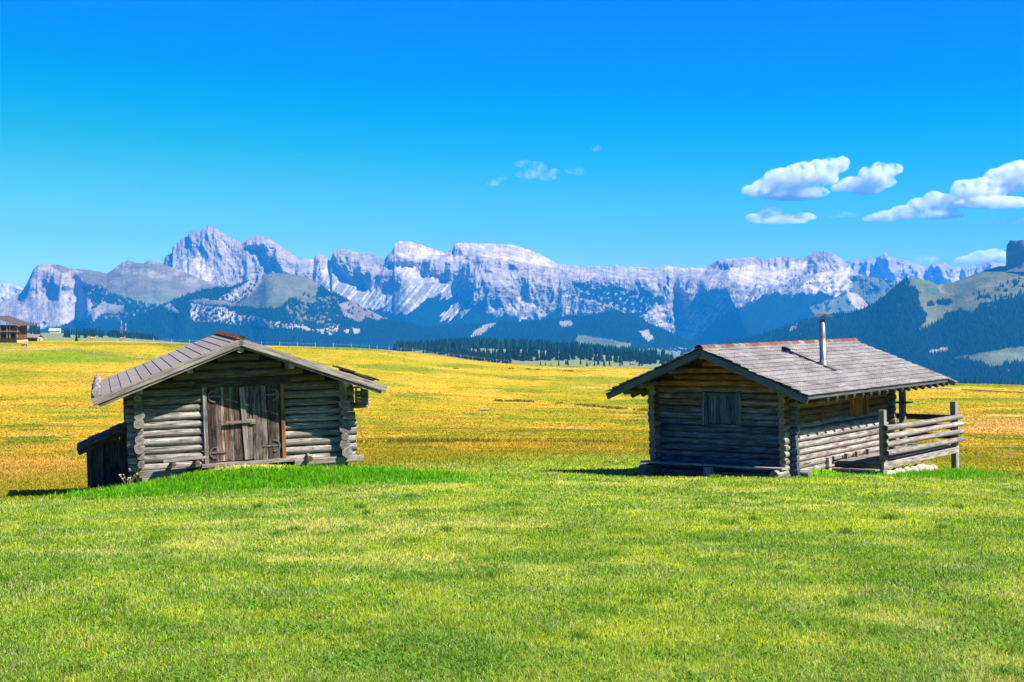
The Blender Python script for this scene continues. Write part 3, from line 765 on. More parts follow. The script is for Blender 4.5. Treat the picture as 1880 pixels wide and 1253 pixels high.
# ------------------------------------------------------------------ woods
TREE_MAT = alb_mat('spruce_needles', 0, rough=0.95)
def cones(pos, hgt, wid, alb, sides=5, tiers=2):
    """many small conifers as one mesh: every tree is a few stacked ragged cones"""
    n = len(pos)
    rg = np.random.default_rng(n)
    Vs, Fs, Cs = [], [], []
    off = 0
    for t in range(tiers):
        z0 = hgt * (0.06 + 0.50 * t / tiers); z1 = hgt * (0.62 + 0.38 * (t + 1) / tiers)
        rad = wid * (1 - 0.52 * t / tiers)
        th = np.linspace(0, 2 * np.pi, sides, endpoint=False)[None] + rg.uniform(0, 6.3, (n, 1))
        rj = rad[:, None] * rg.uniform(0.65, 1.25, (n, sides))
        ring = np.stack([pos[:, :1] + rj * np.cos(th), pos[:, 1:2] + rj * np.sin(th), pos[:, 2:3] + z0[:, None] + 0.08 * hgt[:, None] * rg.uniform(-1, 1, (n, sides))], -1)
        tip = pos + np.stack([0.04 * hgt * rg.uniform(-1, 1, n), 0 * hgt, z1], -1)
        V = np.concatenate([ring, tip[:, None]], 1)                      # (n, sides+1, 3)
        base = off + np.arange(n)[:, None] * (sides + 1)
        k = np.arange(sides)
        F = np.stack([base + k, base + (k + 1) % sides, np.broadcast_to(base + sides, (n, sides))], -1)
        Vs.append(V.reshape(-1, 3)); Fs.append(F.reshape(-1, 3)); Cs.append(np.repeat(alb, sides + 1, 0))
        off += n * (sides + 1)
    return np.concatenate(Vs), np.concatenate(Fs), np.concatenate(Cs)

def tree_cols(n, rg, warm=0.5):
    c = np.array([[0.004, 0.020, 0.011]]) * rg.uniform(0.5, 1.7, (n, 1))
    k = rg.random((n, 1)) * warm
    return c * (1 - k) + k * np.array([[0.013, 0.033, 0.010]]) * rg.uniform(0.6, 1.3, (n, 1))

def plant_wood(name, M, n, h, label, seed):
    rg = np.random.default_rng(seed)
    w = M['wood']
    wgt = (w > 0.5).astype(float).ravel()
    idx = np.flatnonzero(wgt)
    pick = rg.choice(idx, n)
    P = M['front'].reshape(-1, 3)[pick]
    m = M['d'] / F_PX
    P = P + np.stack([rg.uniform(-1, 1, n) * m, rg.uniform(-1, 1, n) * m, np.full(n, -2.0)], -1)
    hg = h * rg.uniform(0.55, 1.25, n)
    V, F, C = cones(P, hg, hg * rg.uniform(0.16, 0.24, n), tree_cols(n, rg), 5, 1)
    o = np_mesh(name, V, F, TREE_MAT, C, smooth=False)
    tag(o, label, 'forest', kind='stuff')

plant_wood('spruce_forest', RIGHT, 30000, 15, 'dense dark spruce forest covering the big hill below the rock tower', 1)
plant_wood('spruce_forest', RIDGE, 20000, 15, 'blue green spruce forest on the long low ridge in the middle', 2)
plant_wood('spruce_forest', DOME, 20000, 15, 'spruce forest round the flanks of the dome shaped hill', 3)
plant_wood('spruce_forest', CLIFF, 9000, 15, 'spruce forest at the foot of the pale cliff hill on the left', 4)
plant_wood('spruce_forest', MAIN, 22000, 13, 'hazy spruce forest along the foot of the high limestone range', 5)
# ------------------------------------------------------------------ timber
class MB:
    """collects shapes; wc = place along / across the grain and a number per piece, tone = brownness, lightness"""
    def __init__(self):
        self.v, self.f, self.wc, self.tn = [], [], [], []
        self.marks = []
    def add(self, v, f, wc, tn):
        o = len(self.v)
        self.v += [tuple(p) for p in v]
        self.f += [tuple(i + o for i in q) for q in f]
        self.wc += wc
        self.tn += tn
    def log(self, p0, p1, r0, r1=None, sides=12, seg=0.5, wob=0.05, brown=0.0, light=1.0, flat=0.0, cap=(0.15, 1.1)):
        """a round log with a slight bend, uneven girth and sawn ends"""
        self.marks.append(len(self.v))
        p0, p1 = Vector(p0), Vector(p1)
        r1 = r0 if r1 is None else r1
        d = p1 - p0
        L = d.length
        d.normalize()
        up = Vector((0, 0, 1)) if abs(d.z) < 0.9 else Vector((1, 0, 0))
        sx = d.cross(up).normalized(); sy = sx.cross(d).normalized()
        n = max(2, int(L / seg) + 1)
        rnd = random.random()
        jit = [1 + random.uniform(-1, 1) * wob * 1.5 for _ in range(sides)]
        bend = random.uniform(-1, 1) * min(0.02, L * 0.004)
        v, wc, f = [], [], []
        for i in range(n):
            t = i / (n - 1)
            rr = (r0 + (r1 - r0) * t) * (1 + random.uniform(-1, 1) * wob * 0.5)
            c = p0 + d * (L * t) + sy * (bend * math.sin(t * math.pi)) + sx * random.uniform(-1, 1) * wob * 0.05
            for k in range(sides):
                a = 2 * math.pi * k / sides
                q = rr * jit[k]
                cx, cy = math.cos(a), math.sin(a)
                if flat and cx > 0: cx *= 1 - flat
                if flat and cx < 0: cx *= 1 - flat
                v.append(c + sx * cx * q + sy * cy * q)
                wc.append((L * t + rnd * 3, a * rr, rnd))
        for i in range(n - 1):
            for k in range(sides):
                f.append((i * sides + k, i * sides + (k + 1) % sides, (i + 1) * sides + (k + 1) % sides, (i + 1) * sides + k))
        tn = [(brown, light)] * len(v)
        self.add(v, f, wc, tn)
        for s, e in ((0, -1), (n - 1, 1)):
            ring = v[s * sides:(s + 1) * sides]
            c = sum(ring, Vector()) / sides + d * e * 0.012
            vv = [p + d * e * 0.001 for p in ring] + [c]
            ff = [((k + 1) % sides, k, sides) if e < 0 else (k, (k + 1) % sides, sides) for k in range(sides)]
            w = [(0.02, 2 * math.pi * k / sides * 0.35, rnd + 0.37) for k in range(sides)] + [(0.0, 0.0, rnd + 0.37)]
            self.add(vv, ff, w, [(cap[0], cap[1])] * sides + [(cap[0], cap[1] * 0.6)])
    def beam(self, p0, p1, w, h, brown=0.0, light=1.0, up=(0, 0, 1), jag=0.0, bev=0.08):
        """a sawn or hewn timber from p0 to p1, w wide and h high, with eased edges"""
        self.marks.append(len(self.v))
        p0, p1 = Vector(p0), Vector(p1)
        d = p1 - p0
        L = d.length
        d.normalize()
        up = Vector(up)
        sx = d.cross(up)
        if sx.length < 1e-4: sx = d.cross(Vector((1, 0, 0)))
        sx.normalize(); sy = sx.cross(d).normalized()
        b = bev * min(w, h)
        prof = [(w / 2 - b, -h / 2), (w / 2, -h / 2 + b), (w / 2, h / 2 - b), (w / 2 - b, h / 2), (-w / 2 + b, h / 2), (-w / 2, h / 2 - b), (-w / 2, -h / 2 + b), (-w / 2 + b, -h / 2)]
        rnd = random.random()
        n = max(2, int(L / 0.6) + 1)
        v, wc, f = [], [], []
        per = 0
        pp = []
        for k in range(8):
            pp.append(per)
            q0, q1 = prof[k], prof[(k + 1) % 8]
            per += math.hypot(q1[0] - q0[0], q1[1] - q0[1])
        for i in range(n):
            t = i / (n - 1)
            jx, jy = random.uniform(-1, 1) * jag, random.uniform(-1, 1) * jag
            for k, (x, y) in enumerate(prof):
                v.append(p0 + d * L * t + sx * (x + jx) + sy * (y + jy))
                wc.append((L * t + rnd * 3, pp[k], rnd))
        for i in range(n - 1):
            for k in range(8):
                f.append((i * 8 + k, i * 8 + (k + 1) % 8, (i + 1) * 8 + (k + 1) % 8, (i + 1) * 8 + k))
        self.add(v, f, wc, [(brown, light)] * len(v))
        for s, e in ((0, -1), (n - 1, 1)):
            ring = [p + d * e * 0.001 for p in v[s * 8:(s + 1) * 8]]
            ff = [tuple(range(7, -1, -1)) if e < 0 else tuple(range(8))]
            w_ = [(prof[k][1] * 1.5, prof[k][0], rnd + 0.37) for k in range(8)]
            self.add(ring, ff, w_, [(brown * 0.5, light * 1.05)] * 8)
    def box(self, x0, x1, y0, y1, z0, z1, axis=0, **kw):
        c = [(x0 + x1) / 2, (y0 + y1) / 2, (z0 + z1) / 2]
        s = [x1 - x0, y1 - y0, z1 - z0]
        a, b = list(c), list(c)
        a[axis] -= s[axis] / 2; b[axis] += s[axis] / 2
        if axis == 0: self.beam(a, b, s[1], s[2], **kw)
        elif axis == 1: self.beam(a, b, s[0], s[2], **kw)
        else: self.beam(a, b, s[1], s[0], up=(1, 0, 0), **kw)
    def stone(self, c, r, sq=(1, 1, 0.8), light=1.0):
        self.marks.append(len(self.v))
        bm = bmesh.new()
        bmesh.ops.create_icosphere(bm, subdivisions=2, radius=1.0)
        ph = random.random() * 100
        v = []
        for q in bm.verts:
            k = 1 + 0.16 * float(fbm(q.co.x * 1.3 + ph, q.co.y * 1.3 + q.co.z * 0.7, 3, 5))
            v.append(Vector(c) + Vector((q.co.x * sq[0], q.co.y * sq[1], q.co.z * sq[2])) * r * k)
        f = [[w.index for w in fc.verts] for fc in bm.faces]
        bm.free()
        self.add(v, f, [(p.x, p.y, ph) for p in v], [(0.0, light)] * len(v))
    def build(self, name, mat, parent=None, smooth=False, auto=True):
        me = bpy.data.meshes.new(name)
        me.from_pydata([tuple(p) for p in self.v], [], self.f)
        a = me.attributes.new('wc', 'FLOAT_VECTOR', 'POINT')
        a.data.foreach_set('vector', np.array(self.wc, np.float32).ravel())
        t = me.attributes.new('tone', 'FLOAT_VECTOR', 'POINT')
        t.data.foreach_set('vector', np.array([(b, l, 0) for b, l in self.tn], np.float32).ravel())
        me.polygons.foreach_set('use_smooth', np.full(len(me.polygons), smooth, bool))
        me.update()
        me.materials.append(mat)
        o = bpy.data.objects.new(name, me)
        COL.objects.link(o)
        o.parent = parent
        return o

def build_each(m, name, mat, parent=None, smooth=False):
    """every log, beam or stone collected in m becomes a part of its own"""
    out = []
    ends = m.marks[1:] + [len(m.v)]
    for a, b in zip(m.marks, ends):
        q = MB()
        q.v, q.wc, q.tn = m.v[a:b], m.wc[a:b], m.tn[a:b]
        q.f = [tuple(i - a for i in f) for f in m.f if a <= f[0] < b]
        out.append(q.build(name, mat, parent, smooth))
    return out

def wood_mat(name, grey_l=(0.40, 0.362, 0.338), grey_d=(0.020, 0.018, 0.018), br_l=(0.26, 0.115, 0.032), br_d=(0.036, 0.014, 0.006), crack=0.55, rough=0.9, bump=0.7, blotch=0.5):
    t = NT(name)
    at_ = t.n('Attribute', attribute_name='wc').outputs['Vector']
    tn = t.n('SeparateXYZ')
    t.l(t.n('Attribute', attribute_name='tone').outputs['Vector'], tn.inputs[0])
    def coords(sx, sy):
        mp = t.n('Mapping')
        mp.inputs['Scale'].default_value = (sx, sy, 61.0)
        t.l(at_, mp.inputs['Vector'])
        return mp.outputs[0]
    grain = t.noise(coords(1.1, 22), 1.0, 6, 0.7, 0.6)
    fine = t.noise(coords(3.0, 75), 1.0, 4, 0.6)
    blot = t.noise(coords(2.4, 6.0), 1.0, 5, 0.65, 0.4)
    piece = t.n('TexWhiteNoise', noise_dimensions='1D')
    sep = t.n('SeparateXYZ'); t.l(at_, sep.inputs[0]); t.l(sep.outputs[2], piece.inputs['W'])
    g = t.mix(t.ramp(grain, [(0.36, 0.0), (0.60, 1.0)]), grey_d, grey_l)
    b = t.mix(t.ramp(grain, [(0.32, 0.0), (0.66, 1.0)]), br_d, br_l)
    # each piece leans a little towards grey or brown
    bm_ = t.n('Math', operation='MULTIPLY_ADD'); t.l(piece.outputs['Value'], bm_.inputs[0]); bm_.inputs[1].default_value = 0.14; t.l(tn.outputs[0], bm_.inputs[2])
    b2 = t.n('Math', operation='ADD', use_clamp=True); t.l(bm_.outputs[0], b2.inputs[0])
    bl = t.n('Math', operation='MULTIPLY_ADD'); t.l(blot, bl.inputs[0]); bl.inputs[1].default_value = 0.5; bl.inputs[2].default_value = -0.33
    t.l(bl.outputs[0], b2.inputs[1])
    c = t.mix(b2.outputs[0], g, b)
    c = t.mix(blotch, c, t.mix(1.0, c, t.ramp(blot, [(0.36, 0.15), (0.60, 1.4)]), 'MULTIPLY'))
    c = t.mix(crack, c, t.mix(1.0, c, t.ramp(fine, [(0.32, 0.06), (0.48, 1.15)]), 'MULTIPLY'))
    lv = t.n('Math', operation='MULTIPLY_ADD'); t.l(piece.outputs['Value'], lv.inputs[0]); lv.inputs[1].default_value = 0.5 * ALB; lv.inputs[2].default_value = 0.74 * ALB
    l2 = t.n('Math', operation='MULTIPLY'); t.l(lv.outputs[0], l2.inputs[0]); t.l(tn.outputs[1], l2.inputs[1])
    c = t.mix(1.0, c, l2.outputs[0], 'MULTIPLY')
    t.l(c, t.b.inputs['Base Color'])
    t.b.inputs['Roughness'].default_value = rough
    t.b.inputs['Specular IOR Level'].default_value = 0.15
    hh = t.mix(0.5, grain, fine)
    t.bump(hh, bump, 0.03)
    return t.m
WOOD_OLD = wood_mat('weathered_wood')
WOOD_DARK = wood_mat('dark_weathered_wood', (0.13, 0.115, 0.105), (0.016, 0.014, 0.013))
WOOD_CUT = wood_mat('sawn_grey_wood', (0.285, 0.255, 0.235), (0.09, 0.08, 0.075), crack=0.4, blotch=0.3)
IRON = plain('rusty_iron', (0.16, 0.14, 0.15), 0.6, 0.4, 0.3, 20)
STONE = plain('pale_stone', (0.30, 0.26, 0.22), 0.95, 0, 0.3, 5, 0.5)
TERRA = plain('terracotta_tile', (0.36, 0.115, 0.03), 0.85, 0, 0.35, 14, 0.3)
# ------------------------------------------------------------------ the log barn on the left
def barn():
    rz = math.atan2(BARN_G[1], BARN_G[0])
    root = empty('log_barn', (BARN_O[0], BARN_O[1], BARN_Z), (0, -0.030, rz))
    tag(root, 'weathered grey log barn with double plank doors in its front gable and a lean-to', 'barn')
    W, L, h, r = 5.6, 5.9, 0.225, 0.113
    AX, AZ, SL = 2.72, 3.57, 0.374
    under = lambda x: AZ - 0.25 - SL * abs(x - AX)
    DX0, DX1, DZ0, DZ1 = 1.72, 3.92, 0.16, 2.24
    # front wall
    m = MB()
    k = 0
    z = 0.12
    while z < AZ - 0.35:
        lo, hi = -0.30 - random.uniform(0, 0.07), W + 0.30 + random.uniform(0, 0.07)
        if z + 0.05 > under(0.0) - 0.02:                     # gable logs end under the roof
            half = (AZ - 0.25 - z - 0.06) / SL
            lo, hi = max(lo, AX - half), min(hi, AX + half)
            br = 0.55
        else: br = -0.05
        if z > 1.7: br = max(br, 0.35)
        dk = 0.62 if z > 1.95 else (0.8 if z > 1.5 else 1.0)      # roof shadow painted in: unbleached logs under the eaves made darker
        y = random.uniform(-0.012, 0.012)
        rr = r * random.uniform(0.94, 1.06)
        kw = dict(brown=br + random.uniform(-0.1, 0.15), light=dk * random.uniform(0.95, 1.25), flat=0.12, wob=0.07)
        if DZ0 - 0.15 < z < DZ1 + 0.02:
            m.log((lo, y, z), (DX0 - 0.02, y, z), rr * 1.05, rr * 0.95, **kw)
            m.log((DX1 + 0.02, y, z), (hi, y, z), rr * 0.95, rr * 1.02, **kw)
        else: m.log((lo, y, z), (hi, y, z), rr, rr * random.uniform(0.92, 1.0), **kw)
        z += h
        k += 1
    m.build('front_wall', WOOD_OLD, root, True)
    m = MB()                                                   # dark backing added to block light and deepen the gaps between logs
    nb = 24
    for i in range(nb):
        x = (i + 0.5) * W / nb
        zt = under(x) + 0.12
        if DX0 < x < DX1: m.box(x - W / nb / 2, x + W / nb / 2, 0.06, 0.08, DZ1, zt, axis=2, brown=0.2, light=0.35)
        else: m.box(x - W / nb / 2, x + W / nb / 2, 0.06, 0.08, -0.05, zt, axis=2, brown=0.2, light=0.35)
    m.build('dark_backing', WOOD_DARK, root)
    # side walls: log ends poke out past the front
    for nm, x in (('side_wall', 0.0), ('side_wall', W)):
        m = MB()
        z = 0.12 + h / 2
        while z < under(x) - 0.02:
            big = random.choice([0.10, 0.115, 0.125, 0.145, 0.155])
            f0 = -0.30 - random.uniform(-0.05, 0.10)
            if z > 1.75: big, f0 = 0.11, -0.22
            xx = x + random.uniform(-0.03, 0.03)
            m.log((xx, f0, z), (xx, 0.75, z), big, 0.125, light=random.uniform(0.85, 1.1), brown=0.05, wob=0.07, cap=(0.0, random.uniform(0.75, 1.1)))
            m.log((x, 0.74, z), (x, L + 0.3, z), 0.125, 0.12, brown=0.1)
            z += h
        m.build(nm, WOOD_OLD, root, True)
    m = MB()
    z = 0.12
    while z < AZ - 0.4:
        half = min((AZ - 0.25 - z - 0.06) / SL, 9)
        m.log((max(-0.3, AX - half), L, z), (min(W + 0.3, AX + half), L, z), r, r)
        z += h
    m.build('rear_wall', WOOD_OLD, root, True)
    m = MB()                                                   # sill beams and their pads
    m.beam((4.15, -0.16, 0.02), (6.12, -0.10, 0.02), 0.2, 0.17, light=1.25)
    m.beam((-0.05, 0.0, -0.06), (1.2, 0.0, -0.04), 0.22, 0.2, light=1.0)
    build_each(m, 'sill_beam', WOOD_CUT, root)
    m = MB()
    for x0, x1 in ((0.02, 0.62), (0.60, 1.25), (4.3, 4.9), (4.92, 5.5)):
        m.box(x0, x1, -0.10, 0.25, -0.55, -0.10 if x0 < 2 else -0.04, bev=0.15, jag=0.01)
    m.box(-0.12, 0.05, 0.0, 0.3, -0.8, -0.1, bev=0.2)
    m.box(5.45, 5.7, 0.0, 0.3, -0.6, -0.06, bev=0.2)
    build_each(m, 'foundation_block', STONE, root)
    # roof: lapped felt-covered courses
    FRONT, BACK = -0.97, L + 0.45
    def roof_side(sgn, span, name):
        rf = MB()
        n = 15
        ln = math.hypot(span, span * SL)
        ux, uz = sgn * span / ln, -span * SL / ln
        nx, nz = -uz * sgn * sgn, 0
        nrm = Vector((SL * sgn, 0, 1)).normalized()
        w = ln / n
        for i in range(n):
            a0, a1 = i * w - 0.04, (i + 1) * w
            if i == 0: a0 = 0.0
            p0 = Vector((AX + ux * a0, 0, AZ + uz * a0)); p1 = Vector((AX + ux * a1, 0, AZ + uz * a1))
            lift0, lift1 = 0.000, 0.020
            q = []
            for (pp, li) in ((p0, lift0), (p1, lift1)):
                for y in (FRONT + random.uniform(-0.012, 0.012), BACK):
                    q.append(pp + nrm * li + Vector((0, y, 0)))
            th = nrm * -0.03
            v = q + [x + th for x in q]
            f = [(0, 1, 3, 2), (4, 6, 7, 5), (0, 2, 6, 4), (1, 5, 7, 3), (2, 3, 7, 6), (0, 4, 5, 1)]
            if sgn < 0: f = [t[::-1] for t in f]
            s = random.random()
            rf.add(v, f, [(p.y, a0 if k % 4 < 2 else a1, s) for k, p in enumerate(v)], [(0, random.uniform(0.93, 1.07))] * 8)
        ro = rf.build(name, ROOF_FELT, root)
        bd = MB()                                              # boarding under the covering and rafters
        e0 = Vector((AX, 0, AZ)) - nrm * 0.055; e1 = Vector((AX + ux * (ln - 0.03), 0, AZ + uz * (ln - 0.03))) - nrm * 0.055
        nb = 14
        for i in range(nb):
            a = e0.lerp(e1, (i + 0.5) / nb)
            bd.beam(a + Vector((0, FRONT + 0.03, 0)), a + Vector((0, BACK - 0.03, 0)), ln / nb - 0.004, 0.026, brown=0.5, light=0.8, up=nrm)
        rf2 = MB()
        for y in np.linspace(0.05, L, 6):
            rf2.beam(e0 + Vector((0, y, -0.09)) , e1 + Vector((0, y, -0.09)), 0.09, 0.12, brown=0.35, light=0.8, up=nrm)
        bd.build('roof_boarding', WOOD_DARK, ro)
        build_each(rf2, 'rafter', WOOD_DARK, ro)
        fb = MB()                                              # barge boards, front and back
        for y in (FRONT - 0.022, BACK + 0.022):
            fb.beam(e0 + Vector((-0.03 * sgn, y, -0.035)) , e1 + Vector((0, y, -0.035)), 0.036, 0.15, light=1.15, up=nrm)
            fb.beam(e0 + Vector((0, y * 0.985 + (0.02 if y < 0 else -0.05), -0.135)), e1 + nrm * -0.10 + Vector((-sgn * 0.1, y * 0.985 + (0.02 if y < 0 else -0.05), -0.02)), 0.03, 0.10, light=0.7, up=nrm)
        build_each(fb, 'barge_board', WOOD_CUT, ro)
        return ro
    roof_side(-1, AX + 1.22, 'roof_slope')
    roof_side(1, 6.72 - AX, 'roof_slope')
    cp = MB()
    y = FRONT - 0.03
    while y < BACK:
        l_ = 0.42
        n = 9
        v, wc = [], []
        for yy, rr in ((y, 0.115), (y + l_, 0.10)):
            for i in range(n):
                a = math.pi * i / (n - 1)
                v.append((AX + rr * 1.1 * math.cos(a), yy, AZ - 0.01 + 0.75 * rr * math.sin(a) + 0.012)); wc.append((yy, a, y))
        cp.add(v, [(i, i + 1, n + i + 1, n + i) for i in range(n - 1)] + [tuple(range(n))], wc, [(0, 1)] * len(v))
        y += 0.40
    cp.build('ridge_cap', TERRA, root, True)
    # purlins with pale sawn ends
    for x, s in ((0.02, 0.17), (1.35, 0.15), (AX, 0.17), (4.08, 0.15), (W - 0.02, 0.17)):
        m = MB()
        z = AZ - 0.30 - SL * abs(x - AX)
        m.beam((x, -0.82 + random.uniform(-0.04, 0.04), z), (x, L + 0.3, z), s, s, brown=0.2, light=1.2)
        m.build('purlin', WOOD_CUT, root)
    # doors
    def door(x0, x1, warm):
        m = MB()
        x = x0
        while x < x1 - 0.03:
            w = min(random.uniform(0.085, 0.15), x1 - x)
            if x1 - x - w < 0.05: w = x1 - x
            dp = random.uniform(-0.012, 0.012)
            m.box(x + 0.003, x + w - 0.003, -0.085 + dp, -0.045 + dp, DZ0 + random.uniform(-0.02, 0.02), DZ1 - 0.02, axis=2, brown=warm * random.uniform(0.1, 1.2), light=random.choice([0.45, 0.7, 0.9, 1.1, 1.35]) * random.uniform(0.85, 1.1), bev=0.12)
            x += w
        for z in (0.55, 1.85):
            m.box(x0 + 0.05, x1 - 0.05, -0.042, -0.01, z - 0.08, z + 0.08, axis=0)
        return m.build('door', WOOD_DOOR, root)
    d1 = door(DX0 + 0.10, 2.80, 0.75)
    d2 = door(2.81, DX1 - 0.10, 0.45)
    m = MB(); m.box(DX0 - 0.02, DX0 + 0.09, -0.15, 0.10, DZ0 - 0.1, DZ1, axis=2, light=0.75); m.build('door_jamb', WOOD_OLD, root)
    m = MB(); m.box(DX1 - 0.09, DX1 + 0.02, -0.15, 0.10, DZ0 - 0.06, DZ1, axis=2, brown=0.9, light=1.15); m.build('door_jamb', WOOD_OLD, root)
    m = MB(); m.beam((DX0 - 0.2, -0.03, DZ1 + 0.08), (DX1 + 0.2, -0.03, DZ1 + 0.08), 0.24, 0.17, brown=0.2, light=0.8); m.build('door_lintel', WOOD_DARK, root)
    m = MB(); m.beam((DX0 - 0.1, -0.12, DZ0 - 0.08), (DX1 + 0.3, -0.12, DZ0 - 0.06), 0.25, 0.10, light=1.25, jag=0.01); m.build('door_sill', WOOD_CUT, root)
    m = MB(); m.beam((2.77, -0.11, DZ1 - 0.04), (2.86, -0.11, DZ0 + 0.02), 0.13, 0.035, light=1.3, up=(0, 1, 0)); m.build('door_batten', WOOD_CUT, d1)
    m = MB(); m.box(2.30, 3.00, -0.185, -0.135, 1.20, 1.27, light=1.15, brown=0.35); m.box(2.85, 3.12, -0.14, -0.095, 1.165, 1.305, light=1.3); build_each(m, 'latch_bar', WOOD_CUT, d1)
    def hinge(x, z, sgn, door_, ln=0.55):
        m = MB()
        m.box(min(x, x + sgn * ln), max(x, x + sgn * ln), -0.108, -0.092, z - 0.022, z + 0.022)
        pts = [(x + sgn * (0.05 + 0.15 - 0.15 * math.cos(a * 0.95)) + sgn * 0.03, z + 0.15 * math.sin(a * 0.95)) for a in np.linspace(-1.9, 1.9, 15)]
        for (xa, za), (xb, zb) in zip(pts[:-1], pts[1:]):
            m.beam((xa, -0.113, za), (xb, -0.113, zb), 0.035, 0.014, up=(0, 1, 0))
        for dx in (0.12, 0.3, ln - 0.05): m.stone((x + sgn * dx, -0.112, z), 0.016)
        m.build('hinge', IRON, door_)
    hinge(DX0 + 0.06, 1.98, 1, d1); hinge(DX0 + 0.06, 0.42, 1, d1)
    hinge(DX1 - 0.06, 0.52, -1, d2); hinge(DX1 - 0.06, 1.95, -1, d2)
    # a narrow plank seat on two pegs left of the door, and a peg on the right
    be = MB(); be.beam((0.58, -0.44, 0.30), (1.72, -0.42, 0.34), 0.26, 0.05, light=1.25, jag=0.006)
    bo = be.build('wall_seat', WOOD_CUT, root)
    for x in (0.85, 1.48):
        m = MB(); m.log((x, -0.62, 0.215), (x, 0.0, 0.23), 0.062, 0.062, cap=(0.8, 1.2)); m.build('peg', WOOD_OLD, bo, True)
    m = MB(); m.log((4.55, -0.50, 0.13), (4.55, 0.0, 0.16), 0.085, 0.085, cap=(0.9, 1.0)); m.build('peg', WOOD_OLD, root, True)
    # lean-to on the left
    le = empty('lean_to', (0, 0, 0), parent=root)
    zr = lambda x: 1.28 + 0.41 * x
    m = MB()
    a, b = Vector((-0.14, 0, zr(-0.14))), Vector((-1.66, 0, zr(-1.66)))
    nrm = Vector((-0.39, 0, 1)).normalized()
    for i in range(5):
        p = a.lerp(b, (i + 0.5) / 5)
        m.beam(p + Vector((0, 1.42, 0)) + nrm * 0.02 * (i % 2), p + Vector((0, 2.9, 0)) + nrm * 0.02 * (i % 2), 0.34, 0.035, light=0.9, up=nrm)
    m.build('roof', WOOD_DARK, le)
    m = MB()
    m.beam(a + Vector((0, 1.39, -0.045)), b + Vector((0, 1.39, -0.045)), 0.035, 0.12, light=1.0, up=nrm)
    m.beam(a + Vector((0, 1.43, -0.15)), b + Vector((0.03, 1.43, -0.15)), 0.03, 0.10, light=0.9, up=nrm)
    build_each(m, 'barge_board', WOOD_DARK, le)
    m = MB(); m.box(-1.42, -1.29, 1.50, 1.64, -1.0, zr(-1.38) - 0.10, axis=2, light=0.9); m.build('post', WOOD_DARK, le)
    m = MB(); m.log((-1.02, 1.62, -0.95), (-0.98, 1.62, zr(-1.0) - 0.12), 0.07, 0.06); m.build('post', WOOD_DARK, le, True)
    m = MB()
    x = -1.36
    while x < -0.12:
        w = random.uniform(0.13, 0.2)
        m.box(x, min(x + w - 0.006, -0.1), 1.68, 1.71, -1.0, zr(x) - 0.05, axis=2, light=random.uniform(0.7, 1.0))
        x += w
    m.box(-1.34, -0.1, 1.73, 1.76, -1.0, 0.75, axis=0, light=0.5)  # dark backing added, keeps light from showing between the planks
    for y in np.arange(1.7, 2.7, 0.18): m.box(-1.37, -1.34, y, y + 0.17, -0.95, zr(-1.36) - 0.05, axis=2)
    m.build('plank_wall', WOOD_DARK, le)
    m = MB(); m.beam((-0.16, 0.08, -0.5), (-0.19, 0.1, 1.2), 0.05, 0.03, up=(0, 1, 0)); m.build('corner_strip', WOOD_DARK, le)
    # hay box under the right eave
    hb = MB()
    for z in (1.52, 1.62, 1.72, 1.82):
        hb.box(6.02, 6.40, 0.30, 0.34, z, z + 0.09, light=random.uniform(0.8, 1.2)); hb.box(6.37, 6.41, 0.34, 1.3, z, z + 0.09, axis=1, light=random.uniform(0.8, 1.2))
    hb.box(6.0, 6.42, 0.3, 1.3, 1.45, 1.50)
    hb.beam((5.60, 0.27, 2.03), (6.52, 0.27, 2.00), 0.12, 0.05, light=1.4); hb.beam((5.60, 0.6, 1.42), (6.42, 0.6, 1.42), 0.10, 0.06); hb.beam((5.60, 1.1, 1.42), (6.42, 1.1, 1.42), 0.10, 0.06)
    for x in (6.04, 6.35): hb.box(x, x + 0.05, 0.32, 0.37, 1.45, 1.99, axis=2)
    for q in range(5): hb.stone((6.39, 0.36 + 0.02 * q, 1.52 + 0.09 * q), 0.06, (0.8, 0.8, 0.7), 1.2)
    hb.build('hay_box', WOOD_CUT, root)
    # loose timber lying on the roof
    def on_roof(x, y): return root.matrix_basis @ Vector((x, y, AZ - SL * abs(x - AX)))
    bpy.context.view_layer.update()
    m = MB()
    for q in range(26):
        x, y = random.uniform(5.55, 6.5), random.uniform(-0.35, 0.7)
        z = AZ - SL * (x - AX) + 0.05 + 0.07 * random.random()
        dx = random.uniform(0.10, 0.24)
        dv = random.uniform(-0.15, 0.15)
        m.beam((x - dx, y - dv, z + SL * dx), (x + dx, y + dv, z - SL * dx), random.uniform(0.08, 0.16), 0.035, light=random.uniform(0.3, 0.8))
    o = m.build('shingle_pile', WOOD_DARK)
    o.matrix_basis = root.matrix_basis.copy()
    tag(o, 'heap of dark broken shingles on the right roof slope of the log barn', 'shingles')
    m = MB(); m.log((-1.08, -0.66, AZ - SL * (AX + 1.08) + 0.135), (-1.06, BACK - 0.1, AZ - SL * (AX + 1.06) + 0.13), 0.125, 0.11, light=1.0, wob=0.12, cap=(0.0, 1.3))
    o = m.build('eave_log', WOOD_OLD, None, True)
    o.matrix_basis = root.matrix_basis.copy()
    tag(o, 'weathered log lying along the left eave of the barn roof', 'log')
    return root
ROOF_FELT = None
